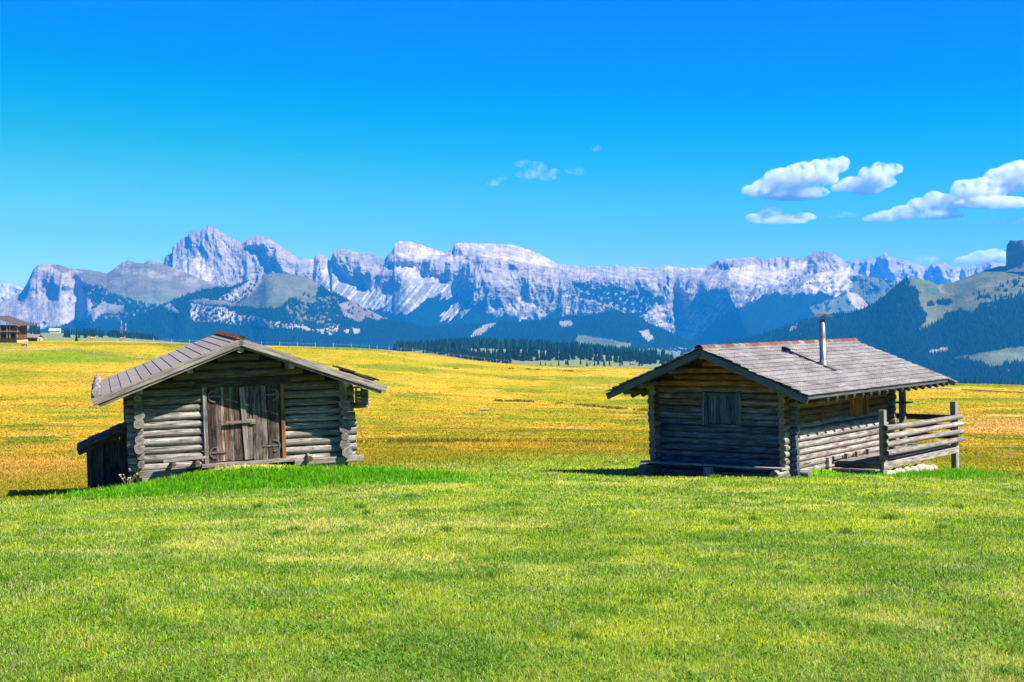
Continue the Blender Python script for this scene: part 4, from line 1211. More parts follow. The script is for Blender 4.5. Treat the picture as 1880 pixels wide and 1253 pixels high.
def _felt():
    t = NT('roof_felt')
    at_ = t.n('Attribute', attribute_name='wc').outputs['Vector']
    mp = t.n('Mapping'); mp.inputs['Scale'].default_value = (1, 1, 40)
    t.l(at_, mp.inputs['Vector'])
    f = t.noise(mp.outputs[0], 40, 4, 0.7); g = t.noise(mp.outputs[0], 1.6, 5, 0.6)
    c = t.mix(1.0, (0.215, 0.192, 0.162), t.ramp(f, [(0.3, 0.82), (0.7, 1.15)]), 'MULTIPLY')
    c = t.mix(1.0, c, t.ramp(g, [(0.3, (0.80, 0.80, 0.82)), (0.7, (1.15, 1.12, 1.08))]), 'MULTIPLY')
    tn = t.n('SeparateXYZ'); t.l(t.n('Attribute', attribute_name='tone').outputs['Vector'], tn.inputs[0])
    c = t.mix(1.0, c, tn.outputs[1], 'MULTIPLY')
    t.l(c, t.b.inputs['Base Color']); t.b.inputs['Roughness'].default_value = 0.95
    t.bump(f, 0.4, 0.01)
    return t.m
ROOF_FELT = _felt()
WOOD_DOOR = wood_mat('door_planks', (0.21, 0.18, 0.165), (0.016, 0.013, 0.013), (0.27, 0.14, 0.065), (0.04, 0.018, 0.01), crack=0.75, blotch=0.75)
BARN = barn()
# ------------------------------------------------------------------ the log cabin on the right
def corr_mat():
    t = NT('corrugated_tile')
    at_ = t.n('Attribute', attribute_name='alb').outputs['Color']
    co = t.n('TexCoord').outputs['Object']
    f = t.noise(co, 26, 6, 0.75); g = t.noise(co, 2.2, 5, 0.65)
    c = t.mix(1.0, at_, t.ramp(f, [(0.32, 0.45), (0.66, 1.25)]), 'MULTIPLY')
    c = t.mix(1.0, c, t.ramp(g, [(0.32, 0.66), (0.68, 1.15)]), 'MULTIPLY')
    t.l(c, t.b.inputs['Base Color']); t.b.inputs['Roughness'].default_value = 0.95
    t.bump(f, 0.4, 0.01)
    return t.m
CORR = corr_mat()
ZINC = plain('zinc_pipe', (0.30, 0.30, 0.30), 0.38, 0.75, 0.10, 12)
ZINC_OLD = plain('dull_zinc', (0.20, 0.20, 0.20), 0.5, 0.55, 0.25, 18)

def cabin():
    rz = math.atan2(CAB_E[1], CAB_E[0])
    root = empty('log_cabin', (CAB_O[0], CAB_O[1], CAB_Z), (-0.030, 0, rz))
    tag(root, 'dark log cabin with grey corrugated roof, stovepipe and a railed deck', 'cabin')
    W, L, h, r = 4.5, 7.4, 0.20, 0.101
    AY, AZ, SL = 2.25, 3.80, 0.396
    X0, X1 = -1.20, 9.85
    YR, YL = -1.26, 5.64
    under = lambda y: AZ - 0.22 - SL * abs(y - AY)
    # gable wall with a window
    WY0, WY1, WZ0, WZ1 = 1.50, 2.80, 1.45, 2.38
    def gable(x, hole, nm):
        wm = WOOD_GABLE_SHADE if hole else WOOD_OLD
        m = MB()
        z = 0.1 - 2 * h
        while z < AZ - 0.30:
            lo, hi = -0.28 - random.uniform(0, 0.06), W + 0.28 + random.uniform(0, 0.06)
            br = -0.12 if hole else 0.1
            if z + 0.05 > under(0.0):
                half = (AZ - 0.22 - z - 0.05) / SL
                lo, hi = max(lo, AY - half), min(hi, AY + half)
                br = 0.95
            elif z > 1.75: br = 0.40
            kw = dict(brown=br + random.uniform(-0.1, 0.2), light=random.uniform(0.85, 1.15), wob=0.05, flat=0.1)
            rr = r * random.uniform(0.95, 1.06)
            if hole and WZ0 - 0.02 < z < WZ1:
                m.log((x, lo, z), (x, WY0 + 0.02, z), rr, rr, **kw); m.log((x, WY1 - 0.02, z), (x, hi, z), rr, rr, **kw)
            else: m.log((x, lo, z), (x, hi, z), rr, rr * 0.95, **kw)
            z += h
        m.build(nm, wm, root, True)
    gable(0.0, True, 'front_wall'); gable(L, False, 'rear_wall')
    HX0, HX1, HZ0, HZ1 = 4.15, 5.60, 1.42, 2.36
    for y, hole in ((0.0, True), (W, False)):
        m = MB()
        z = 0.1 + h / 2 - 0.2
        while z < under(y) + 0.02:
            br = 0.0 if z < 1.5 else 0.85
            kw = dict(brown=br + random.uniform(-0.05, 0.15), light=random.uniform(0.9, 1.2), wob=0.05, seg=0.7)
            rr = r * random.uniform(0.98, 1.10)
            f0 = -0.34 - random.uniform(0, 0.08); f1 = L + 0.28
            if hole and HZ0 < z < HZ1:
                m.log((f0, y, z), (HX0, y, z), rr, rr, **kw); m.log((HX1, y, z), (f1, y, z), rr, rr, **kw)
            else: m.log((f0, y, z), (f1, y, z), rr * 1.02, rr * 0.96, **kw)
            z += h
        m.build('side_wall', WOOD_OLD, root, True)
    m = MB()
    m.log((-0.75, 0.05, -0.06), (0.9, 0.05, -0.06), 0.15, 0.14, light=1.1); m.log((-0.7, -0.28, -0.24), (0.6, -0.22, -0.24), 0.13, 0.13)
    m.log((-0.75, W + 0.05, -0.06), (0.9, W + 0.05, -0.06), 0.15, 0.14); m.log((0.25, -0.55, 0.0), (0.25, 1.0, 0.0), 0.12, 0.12, light=0.9)
    build_each(m, 'sill_log', WOOD_OLD, root, True)
    m = MB()
    for x in np.arange(0.6, 2.6, 0.45): m.stone((x, 0.08, -0.22), 0.22, (1.2, 0.8, 0.8), 0.9)
    build_each(m, 'foundation_stone', STONE, root, True)
    m = MB()  # dark backing added inside the walls, blocks light between the logs
    for x in (0.07, L - 0.07):
        for i in range(20):
            y = (i + 0.5) * W / 20
            m.box(x - 0.01, x + 0.01, y - W / 40, y + W / 40, -0.2, under(y) + 0.14, axis=2, brown=0.3, light=0.6)
    for y in (0.07, W - 0.07): m.box(0.1, L - 0.1, y - 0.01, y + 0.01, -0.2, under(y) + 0.1, axis=0, brown=0.3, light=0.6)
    m.build('dark_backing', WOOD_DARK, root)
    # window with closed plank shutter
    m = MB()
    m.log((-0.10, WY0 + 0.06, WZ0 - 0.05), (-0.10, WY0 + 0.06, WZ1 + 0.04), 0.085, 0.08, light=1.2); m.log((-0.10, WY1 - 0.06, WZ0 - 0.03), (-0.10, WY1 - 0.06, WZ1 + 0.04), 0.085, 0.08, light=1.2)
    wf = empty('window', parent=root); build_each(m, 'jamb', WOOD_GABLE_SHADE, wf, True)
    m = MB(); m.box(-0.10, -0.02, WY0 + 0.14, WY1 - 0.14, WZ1 - 0.06, WZ1 + 0.02, axis=1, light=0.9); m.box(-0.12, 0.0, WY0 + 0.1, WY1 - 0.1, WZ0 - 0.08, WZ0 - 0.01, axis=1, light=1.1); build_each(m, 'frame', WOOD_GABLE_SHADE, wf)
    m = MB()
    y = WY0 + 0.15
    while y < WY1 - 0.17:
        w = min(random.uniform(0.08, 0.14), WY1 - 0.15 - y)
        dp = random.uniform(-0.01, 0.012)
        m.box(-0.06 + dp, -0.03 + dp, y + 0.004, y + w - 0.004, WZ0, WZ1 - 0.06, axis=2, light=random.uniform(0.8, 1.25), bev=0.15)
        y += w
    m.build('shutter', WOOD_GABLE_SHADE, wf)
    # warm brown hatch under the eave
    m = MB()
    x = HX0 + 0.02
    while x < HX1 - 0.30:
        w = random.uniform(0.14, 0.22)
        m.box(x + 0.004, min(x + w, HX1 - 0.26) - 0.004, -0.10, -0.065, HZ0, HZ1 - 0.02, axis=2, brown=1.0, light=random.uniform(0.9, 1.5), bev=0.1)
        x += w
    ht = m.build('hatch', WOOD_WARM, root)
    m = MB(); m.box(HX1 - 0.17, HX1 + 0.02, -0.13, 0.02, HZ0 - 0.02, HZ1, axis=2, brown=1.0, light=1.5); m.build('post', WOOD_WARM, ht)
    # ------------ roof of wavy tiles in courses
    def slope(sgn, span):
        NC, per = 13, 7
        nv = NC * per
        nx = 760
        xs = np.linspace(X0 - 0.03, X1, nx)
        vv = np.linspace(0, 1, nv + 1)
        rows = []
        cols = []
        ln = span * math.hypot(1, SL)
        for c in range(NC):
            for k in range(per + 1):
                t = k / per
                s = (c + t + (0.10 if k == per else 0.0)) / NC
                rows.append((s, 0.004 + 0.036 * t, c))
        V, A = [], []
        tint = {}
        for (s, lift, c) in rows:
            off = 0.022 * np.sin(xs * 2 * np.pi / 0.150 + 0.9 * c) + lift + 0.006 * pn(xs * 1.7, 0 * xs + c * 3.1, 8)
            s_ = s + 0.0025 * pn(xs * 2.0, 0 * xs + 5.7 * c, 9) * (1 if lift > 0.03 else 0)
            y = AY + sgn * span * s_ + sgn * off * SL * 0.93
            z = AZ - SL * span * s_ + off * 0.93
            V.append(np.stack([xs, y, z], -1))
            cell = np.floor(xs / 0.92 + 0.5 * (c % 2)).astype(int)
            hsh = hash2(cell, np.full_like(cell, c * 7 + (3 if sgn > 0 else 0)), 11) / 4294967296.0
            h2 = hash2(np.floor(xs / 0.3).astype(int), np.full_like(cell, c), 12) / 4294967296.0
            g = (0.215 + 0.11 * hsh + 0.06 * h2)[:, None]
            A.append(g * np.array([[1.06, 1.02, 0.97]]))
        V, A = np.array(V), np.array(A)
        F = grid_faces(len(rows), nx)
        if sgn < 0: F = F[:, ::-1]
        return np_mesh('roof_slope', V.reshape(-1, 3), F, CORR, A.reshape(-1, 3), smooth=False, parent=root)
    rr_ = slope(-1, AY - YR); rl_ = slope(1, YL - AY)
    for o, sgn, span in ((rr_, -1, AY - YR), (rl_, 1, YL - AY)):
        nrm = Vector((0, SL * sgn, 1)).normalized()
        e0 = Vector((0, AY, AZ)) - nrm * 0.045; e1 = Vector((0, AY + sgn * span, AZ - SL * span)) - nrm * 0.045
        bd = MB()
        nb = 13
        for i in range(nb):
            a = e0.lerp(e1, (i + 0.5) / nb)
            bd.beam(a + Vector((X0 + 0.06, 0, 0)), a + Vector((X1 - 0.05, 0, 0)), (e1 - e0).length / nb - 0.006, 0.025, brown=0.7, light=0.9, up=nrm)
        bd.build('roof_boarding', WOOD_OLD, o)
        fb = MB()
        for x in (X0 - 0.005, X1 - 0.02):
            fb.beam(e0 + Vector((x, -0.01 * sgn, -0.105)), e1 + Vector((x, 0, -0.105)), 0.045, 0.20, light=1.0, up=nrm)
        build_each(fb, 'barge_board', WOOD_BARGE, o)
        if sgn < 0:
            eb = MB(); eb.beam(e1 + Vector((X0 + 0.03, 0.02, -0.03)), e1 + Vector((X1 - 0.05, 0.02, -0.03)), 0.03, 0.07, light=1.0); eb.build('eave_board', WOOD_BARGE, o)
        ra = MB()
        for x in np.arange(0.2, X1 - 0.1, 0.62):
            ra.log(e0 + Vector((x, 0, -0.16)), e1 + Vector((x, sgn * -0.02, -0.155)), 0.07, 0.075, brown=0.2, light=0.9, cap=(0.1, 0.7))
        build_each(ra, 'rafter', WOOD_DARK, o, True)
    m = MB()                                                   # barge end tail at the far verge
    for q in (0.0, 0.10, 0.2): m.beam((X1 - 0.02 + q, YR + 1.3, under(YR + 1.3) + 0.16), (X1 - 0.02 + q, YR - 0.22, under(YR - 0.22) + 0.14), 0.05, 0.16, light=1.0)
    build_each(m, 'verge_board', WOOD_CUT, rr_)
    rc = []
    x = X0 - 0.02
    k = 0
    V, F, A = [], [], []
    while x < X1:
        l_ = random.uniform(0.36, 0.44)
        n = 11
        red = random.random() < 0.62
        col = np.array([0.23, 0.095, 0.075]) * random.uniform(0.8, 1.2) if red else np.array([0.24, 0.22, 0.205]) * random.uniform(0.85, 1.15)
        b = len(V)
        for xx, q in ((x - 0.03, 1.0), (x + l_, 0.86)):
            for i in range(n):
                a = math.pi * i / (n - 1)
                V.append((xx, AY + 0.15 * q * math.cos(a), AZ - 0.025 + 0.115 * q * math.sin(a) + 0.01)); A.append(col)
        F += [(b + i, b + n + i, b + n + i + 1, b + i + 1) for i in range(n - 1)]
        x += l_
    np_mesh('ridge_cap', np.array(V), np.array(F), CORR, np.array(A), parent=root)
    m = MB(); m.stone((X1 - 2.1, AY + 0.5, AZ - 0.1), 0.16, (1.4, 1, 0.7)); m.build('ridge_stone', STONE, root, True)
    for y, q in ((AY, 0.11), (0.0, 0.10), (W, 0.10), (1.1, 0.09), (3.4, 0.09), (5.05, 0.085)):
        m = MB(); z = AZ - 0.24 - SL * abs(y - AY)
        m.log((-1.02 - random.uniform(0, 0.06), y, z), (X1 - 0.15, y, z), q, q * 0.95, brown=0.25, cap=(0.2, 0.9)); m.build('purlin', WOOD_OLD, root, True)
    # ------------ stovepipe
    def tube(mb, c0, c1, r0, r1, n=20):
        v = []
        for c, q in ((c0, r0), (c1, r1)):
            for i in range(n):
                a = 2 * math.pi * i / n
                v.append((c[0] + q * math.cos(a), c[1] + q * math.sin(a), c[2]))
        f = [(i, (i + 1) % n, n + (i + 1) % n, n + i) for i in range(n)] + [tuple(range(n, 2 * n))]
        mb.add(v, f, [(p[2], 0, 0) for p in v], [(0, 1)] * len(v))
    cx, cy, cz = 3.42, 0.43, AZ - SL * (AY - 0.43)
    ch = MB(); tube(ch, (cx, cy, cz - 0.1), (cx, cy, cz + 0.90), 0.112, 0.105); co = ch.build('chimney', ZINC, rr_, True)
    ch = MB(); tube(ch, (cx, cy, cz + 0.88), (cx, cy, cz + 1.50), 0.100, 0.082); ch.build('upper_pipe', ZINC_OLD, co, True)
    ch = MB(); tube(ch, (cx, cy, cz - 0.05), (cx, cy, cz + 0.22), 0.135, 0.113); ch.build('collar', ZINC_OLD, co, True)
    ch = MB()
    for i, (u0, u1) in enumerate(((-0.27, 0.0), (0.0, 0.27))):
        zz = lambda u: cz + 1.68 - 0.35 * abs(u)
        ch.beam((cx + u0 * 0.79, cy - u0 * 0.62, zz(u0)), (cx + u1 * 0.79, cy - u1 * 0.62, zz(u1)), 0.42, 0.014)
    for sx in (-0.07, 0.07):
        for sy in (-0.04, 0.04): ch.beam((cx + sx, cy + sy, cz + 1.45), (cx + sx, cy + sy, cz + 1.66), 0.014, 0.014, up=(1, 0, 0))
    ch.build('chimney_cap', ZINC_OLD, co)
    ch = MB(); nrm = Vector((0, -SL, 1)).normalized()
    ch.beam(Vector((cx, cy + 0.22, cz + SL * 0.22)) + nrm * 0.07, Vector((cx, cy - 0.42, cz - SL * 0.42)) + nrm * 0.075, 0.42, 0.012, up=nrm); ch.build('flashing', ZINC_OLD, rr_)
    ch = MB()
    ch.beam(Vector((3.25, 1.72, AZ - SL * 0.53)) + nrm * 0.075, Vector((3.25, -0.05, AZ - SL * 2.30)) + nrm * 0.075, 0.04, 0.03, up=nrm, light=0.2)
    ch.beam(Vector((3.25, 1.78, AZ - SL * 0.47)) + nrm * 0.10, Vector((3.25, 1.55, AZ - SL * 0.70)) + nrm * 0.10, 0.16, 0.07, up=nrm, light=0.2)
    ch.build('roof_pole', IRON_BLACK, rr_)
    # ------------ deck
    DZ, XO, YO = 0.14, 3.0, -1.67
    dk = empty('deck', (0, 0, 0), parent=root)
    m = MB()
    x = XO
    while x < 9.45:
        w = 0.155
        y1 = -0.13 if x < L + 0.3 else W
        if x + w > L - 0.15 and x < L + 0.3: y1 = -0.35
        m.box(x + 0.006, x + w - 0.006, YO + 0.05, y1, DZ - 0.035, DZ + random.uniform(-0.004, 0.004), axis=1, light=random.uniform(0.95, 1.3))
        x += w
    m.build('deck_board', WOOD_CUT, dk)
    m = MB(); m.beam((XO - 0.02, YO, DZ - 0.10), (9.45, YO, DZ - 0.14), 0.09, 0.20, light=1.35); m.beam((XO + 0.02, YO + 0.1, DZ - 0.13), (XO + 0.02, -0.15, DZ - 0.13), 0.06, 0.18, light=0.7, brown=0.3)
    m.box(XO - 0.02, XO + 0.16, YO - 0.02, YO + 0.14, -0.35, DZ - 0.2, axis=2, light=1.3); m.beam((9.45, YO, DZ - 0.14), (9.45, W, DZ - 0.14), 0.08, 0.18)
    build_each(m, 'edge_beam', WOOD_CUT, dk)
    m = MB()
    m.beam((XO - 0.30, YO + 0.05, -0.07), (XO - 0.28, -0.05, -0.07), 0.30, 0.045, light=1.15); m.beam((XO - 0.42, YO + 0.12, -0.20), (XO - 0.40, 0.0, -0.20), 0.05, 0.24, light=0.6, brown=0.3)
    build_each(m, 'step', WOOD_CUT, dk)
    m = MB(); m.box(2.38, 2.62, -0.18, -0.02, -0.3, 0.28, axis=2, light=1.4); m.box(2.3, 2.7, -0.22, -0.06, 0.0, 0.06, light=1.3); build_each(m, 'stair_post', WOOD_CUT, dk)
    m = MB()
    for x in np.arange(3.1, 7.5, 0.27):
        q = random.uniform(0.13, 0.20)
        m.stone((x, YO + 0.10 + random.uniform(-0.05, 0.05), -0.24 - 0.045 * (x - 3) + random.uniform(-0.03, 0.04)), q, (1.1, 1, 0.85), 1.2)
        if random.random() < 0.7: m.stone((x + 0.1, YO + 0.12, -0.46 - 0.045 * (x - 3)), 0.17, (1.1, 1, 0.8), 1.1)
    build_each(m, 'foundation_stone', STONE_PALE, dk, True)
    m = MB()
    for x in (3.55, 4.35, 5.2): m.box(x, x + 0.10, -0.26, -0.15, DZ - 0.1, DZ + 0.17, axis=2, light=0.9)
    build_each(m, 'cleat', WOOD_CUT, dk)
    rl = empty('railing', (0, 0, 0), parent=dk)
    for z0, z1 in ((1.20, 1.14), (0.93, 0.89), (0.69, 0.62), (0.43, 0.36)):
        m = MB(); m.log((XO - 0.05 + random.uniform(-0.06, 0.03), YO - 0.12, z0), (9.48 + random.uniform(-0.05, 0.1), YO - 0.12, z1), 0.094, 0.088, light=1.15, wob=0.05, cap=(0.1, 0.5)); m.build('rail', WOOD_CUT, rl, True)
    m = MB(); m.box(3.13, 3.32, YO - 0.02, YO + 0.17, -0.35, 1.74, axis=2, light=1.25); m.build('post', WOOD_CUT, rl)
    m = MB(); m.box(9.20, 9.42, YO - 0.04, YO + 0.16, -1.1, 1.66, axis=2, light=1.2); m.build('post', WOOD_CUT, rl)
    for z in (1.10, 0.78, 0.46):
        m = MB(); m.beam((9.36, YO + 0.15, z), (9.36, W + 0.1, z + 0.05), 0.035, 0.19, brown=0.75, light=0.7); m.build('rail_board', WOOD_OLD, rl)
    m = MB(); m.box(9.26, 9.34, 1.9, 2.0, DZ, 1.25, axis=2); m.box(9.26, 9.34, W - 0.05, W + 0.05, -0.3, 1.3, axis=2); build_each(m, 'post', WOOD_OLD, rl)
    m = MB(); m.log((8.75, 0.0, DZ), (8.75, 0.0, under(0) - 0.02), 0.125, 0.115, light=1.1); po = m.build('roof_post', WOOD_CUT, root, True)
    m = MB(); m.log((8.75, W, DZ - 0.3), (8.75, W, under(W) - 0.02), 0.12, 0.115); m.build('roof_post', WOOD_CUT, root, True)
    m = MB(); m.box(8.45, 9.0, -0.30, 0.30, 1.62, 1.66, axis=1, light=0.8); m.build('shelf', WOOD_DARK, po)
    # log bench along the gable
    be = empty('log_bench', root.matrix_basis @ Vector((-0.55, 2.2, -0.3)), root.rotation_euler)
    tag(be, 'long low plank bench on log blocks along the shaded cabin gable', 'bench')
    o = Vector((-0.55, 2.2, -0.3))
    q = lambda *p: tuple(Vector(p) - o)
    m = MB(); m.beam(q(-0.55, -0.15, 0.22), q(-0.55, 4.75, 0.24), 0.34, 0.055, light=1.3, jag=0.006); m.build('seat', WOOD_CUT, be)
    m = MB(); m.log(q(-0.95, 0.0, 0.06), q(-0.2, 0.0, 0.06), 0.135, 0.13, light=1.2); m.log(q(-0.98, 0.0, -0.18), q(-0.22, 0.0, -0.18), 0.13, 0.13, light=1.1); build_each(m, 'support', WOOD_CUT, be, True)
    m = MB(); m.log(q(-0.95, 4.55, 0.06), q(-0.2, 4.55, 0.06), 0.135, 0.13); m.log(q(-0.98, 4.55, -0.2), q(-0.22, 4.55, -0.2), 0.15, 0.14); build_each(m, 'support', WOOD_OLD, be, True)
    m = MB(); m.log(q(-0.58, 2.35, -0.42), q(-0.62, 2.35, 0.19), 0.17, 0.15, light=1.7); build_each(m, 'support', WOOD_CUT, be, True)
    return root
WOOD_GABLE_SHADE = wood_mat('blue_shade_wood', (0.105, 0.165, 0.225), (0.014, 0.026, 0.040), (0.40, 0.175, 0.028), (0.05, 0.022, 0.008))  # gable timber with the blue of its shade mixed into the colour
WOOD_WARM = wood_mat('warm_planks', (0.24, 0.125, 0.035), (0.07, 0.03, 0.01), (0.36, 0.15, 0.015), (0.07, 0.025, 0.005), crack=0.5, blotch=0.4)
WOOD_BARGE = wood_mat('barge_boards', (0.11, 0.14, 0.165), (0.06, 0.075, 0.09), crack=0.25, blotch=0.2)
IRON_BLACK = plain('black_iron', (0.015, 0.015, 0.018), 0.6, 0.2)
STONE_PALE = plain('white_stone', (0.42, 0.36, 0.29), 0.95, 0, 0.25, 4, 0.4)
CABIN = cabin()
# ------------------------------------------------------------------ conifers one can tell apart
def spruce_mesh(seed, broad):
    rg = np.random.default_rng(seed)
    V, F, A = [], [], []
    n = 7
    tiers = 9
    for t in range(tiers):
        z0 = 0.07 + 0.80 * t / tiers
        rad = broad * (1 - 0.93 * (t / tiers) ** 1.15)
        b = len(V)
        sp = rg.uniform(0, 6.3)
        for k in range(n * 2):
            a = sp + np.pi * k / n
            q = rad * (rg.uniform(0.85, 1.2) if k % 2 == 0 else rg.uniform(0.35, 0.6))
            V.append((q * np.cos(a), q * np.sin(a), z0 - 0.035 * (k % 2 == 0) + rg.uniform(-.01, .01)))
            A.append(np.array([0.006, 0.024, 0.011]) * rg.uniform(0.6, 1.9))
        V.append((rg.uniform(-.01, .01), rg.uniform(-.01, .01), z0 + 0.21)); A.append(np.array([0.009, 0.030, 0.012]))
        F += [(b + k, b + (k + 1) % (2 * n), b + 2 * n) for k in range(2 * n)]
    return np.array(V), np.array(F), np.array(A)

def trunk_mesh():
    n = 7
    V = [(0.022 * math.cos(2 * math.pi * k / n), 0.022 * math.sin(2 * math.pi * k / n), z) for z in (-0.04, 0.16) for k in range(n)]
    return np.array(V), np.array([(k, (k + 1) % n, n + (k + 1) % n, n + k) for k in range(n)])
BARK = plain('spruce_bark', (0.05, 0.032, 0.022), 0.95)
def make_spruce_protos():
    out = []
    for i, b in enumerate((0.20, 0.24, 0.17)):
        V, F, A = spruce_mesh(90 + i, b)
        out.append(np_mesh('crown', V, F, TREE_MAT, A, smooth=False, link=False))
    V, F = trunk_mesh()
    return out, np_mesh('trunk', V, F, BARK, link=False)
CROWNS, TRUNK = make_spruce_protos()
def spruce(x, y, h, label, group, parts=False):
    i = random.randrange(3)
    z = float(H(x, y))
    if parts:
        t = empty('spruce', (x, y, z - 0.1), (0, 0, random.uniform(0, 6.3)))
        t.scale = (h, h, h)
        for nm, me in (('crown', CROWNS[i]), ('trunk', TRUNK)):
            c = bpy.data.objects.new(nm, me); COL.objects.link(c); c.parent = t
    else:
        t = bpy.data.objects.new('spruce', CROWNS[i]); COL.objects.link(t)
        t.location = (x, y, z - 0.5); t.rotation_euler = (0, 0, random.uniform(0, 6.3)); t.scale = (h, h, h)
    return tag(t, label, 'tree', group)

def r_for(px, py, r0, r1):
    """distance at which the ground stands at this height of the photograph, between r0 and r1"""
    rr = np.linspace(r0, r1, 240)
    th = math.atan((px - 940) / F_PX)
    x, y = rr * math.sin(th), rr * math.cos(th)
    q = pix(x, y, H(x, y))[1]
    return float(rr[np.argmin(np.abs(q - py))]), th

def plant_region(poly, n, r0, r1, hpx, label, group, seed):
    rg = random.Random(seed)
    xs = [p[0] for p in poly]; ys = [p[1] for p in poly]
    done = 0
    tries = 0
    while done < n and tries < n * 30:
        tries += 1
        px, py = rg.uniform(min(xs), max(xs)), rg.uniform(min(ys), max(ys))
        if not bool(in_poly(np.array([px]), np.array([py]), poly)[0]): continue
        r, th = r_for(px, py, r0, r1)
        h = rg.uniform(0.65, 1.25) * hpx * r / F_PX
        spruce(r * math.sin(th), r * math.cos(th), h, label, group)
        done += 1
def wood_region(name, poly, n, r0, r1, hpx, label, seed):
    rg = random.Random(seed)
    xs = [p[0] for p in poly]; ys = [p[1] for p in poly]
    P, Hh = [], []
    while len(P) < n:
        px, py = rg.uniform(min(xs), max(xs)), rg.uniform(min(ys), max(ys))
        if not bool(in_poly(np.array([px]), np.array([py]), poly)[0]): continue
        r, th = r_for(px, py, r0, r1)
        x, y = r * math.sin(th), r * math.cos(th)
        P.append((x, y, float(H(x, y)) - 0.5)); Hh.append(rg.uniform(0.6, 1.2) * hpx * r / F_PX)
    P, Hh = np.array(P), np.array(Hh)
    g = np.random.default_rng(seed)
    V, F, C = cones(P, Hh, Hh * g.uniform(0.16, 0.25, n), tree_cols(n, g), 6, 3)
    tag(np_mesh(name, V, F, TREE_MAT, C, smooth=False), label, 'forest', kind='stuff')

wood_region('spruce_wood', [(720, 634), (800, 628), (880, 630), (1000, 634), (1080, 640), (1160, 650), (1240, 664), (1230, 666), (1150, 655), (1060, 650), (1000, 646), (985, 642), (860, 642), (800, 640), (740, 640)], 1100, 1500, 2800, 19, 'dark spruce wood in a long strip just beyond the meadow crest', 71)
wood_region('spruce_wood', [(760, 640), (820, 646), (870, 652), (920, 660), (940, 668), (880, 664), (800, 650)], 240, 1100, 2400, 17, 'dark spruce wood climbing along the far side of the meadow crest', 72)
plant_region([(905, 650), (960, 650), (1040, 652), (1100, 656), (1180, 660), (1235, 668), (1230, 672), (1150, 668), (1060, 662), (960, 664), (930, 662)], 210, 1300, 2500, 20, 'dark spruce in the front row of the wood beyond the meadow', 'spruces in the wood beyond the meadow crest', 73)
plant_region([(925, 664), (990, 668), (1100, 669), (1190, 672), (1180, 676), (1000, 673)], 22, 900, 2000, 11, 'small spruce scattered on the pale pasture below the front row of the wood', 'spruces scattered on the pale pasture', 74)
plant_region([(905, 652), (945, 646), (960, 656), (915, 660)], 8, 1300, 2500, 15, 'spruce standing alone at the edge of the small pale clearing', 'spruces at the clearing edge', 75)
plant_region([(118, 617), (190, 616), (192, 621), (118, 621)], 60, 900, 2600, 15, 'dark spruce in the row behind the cow pasture on the far left', 'spruces behind the cow pasture', 76)
plant_region([(38, 612), (70, 610), (72, 618), (38, 620)], 18, 800, 2600, 20, 'dark spruce behind the low annex beside the timber chalet', 'spruces behind the low annex', 77)
wood_region('spruce_wood', [(196, 612), (215, 604), (240, 602), (265, 608), (295, 622), (200, 622)], 420, 1500, 2900, 11, 'rounded knoll of dark spruce wood behind the cow pasture', 78)
wood_region('spruce_wood', [(1700, 706), (1760, 700), (1900, 696), (1960, 700), (1960, 720), (1700, 720)], 60, 900, 3000, 20, 'dark trees along the far right meadow edge', 79)

def near_tree(px, py, h, label):
    r, th = r_for(px, py, 420, 520)
    spruce(r * math.sin(th), r * math.cos(th), h, label, None, True)
near_tree(31, 627, 4.2, 'dark bushy young spruce in front of the timber chalet wall')
near_tree(140, 623, 4.2, 'lone round dark young spruce standing on the crest by the fence')

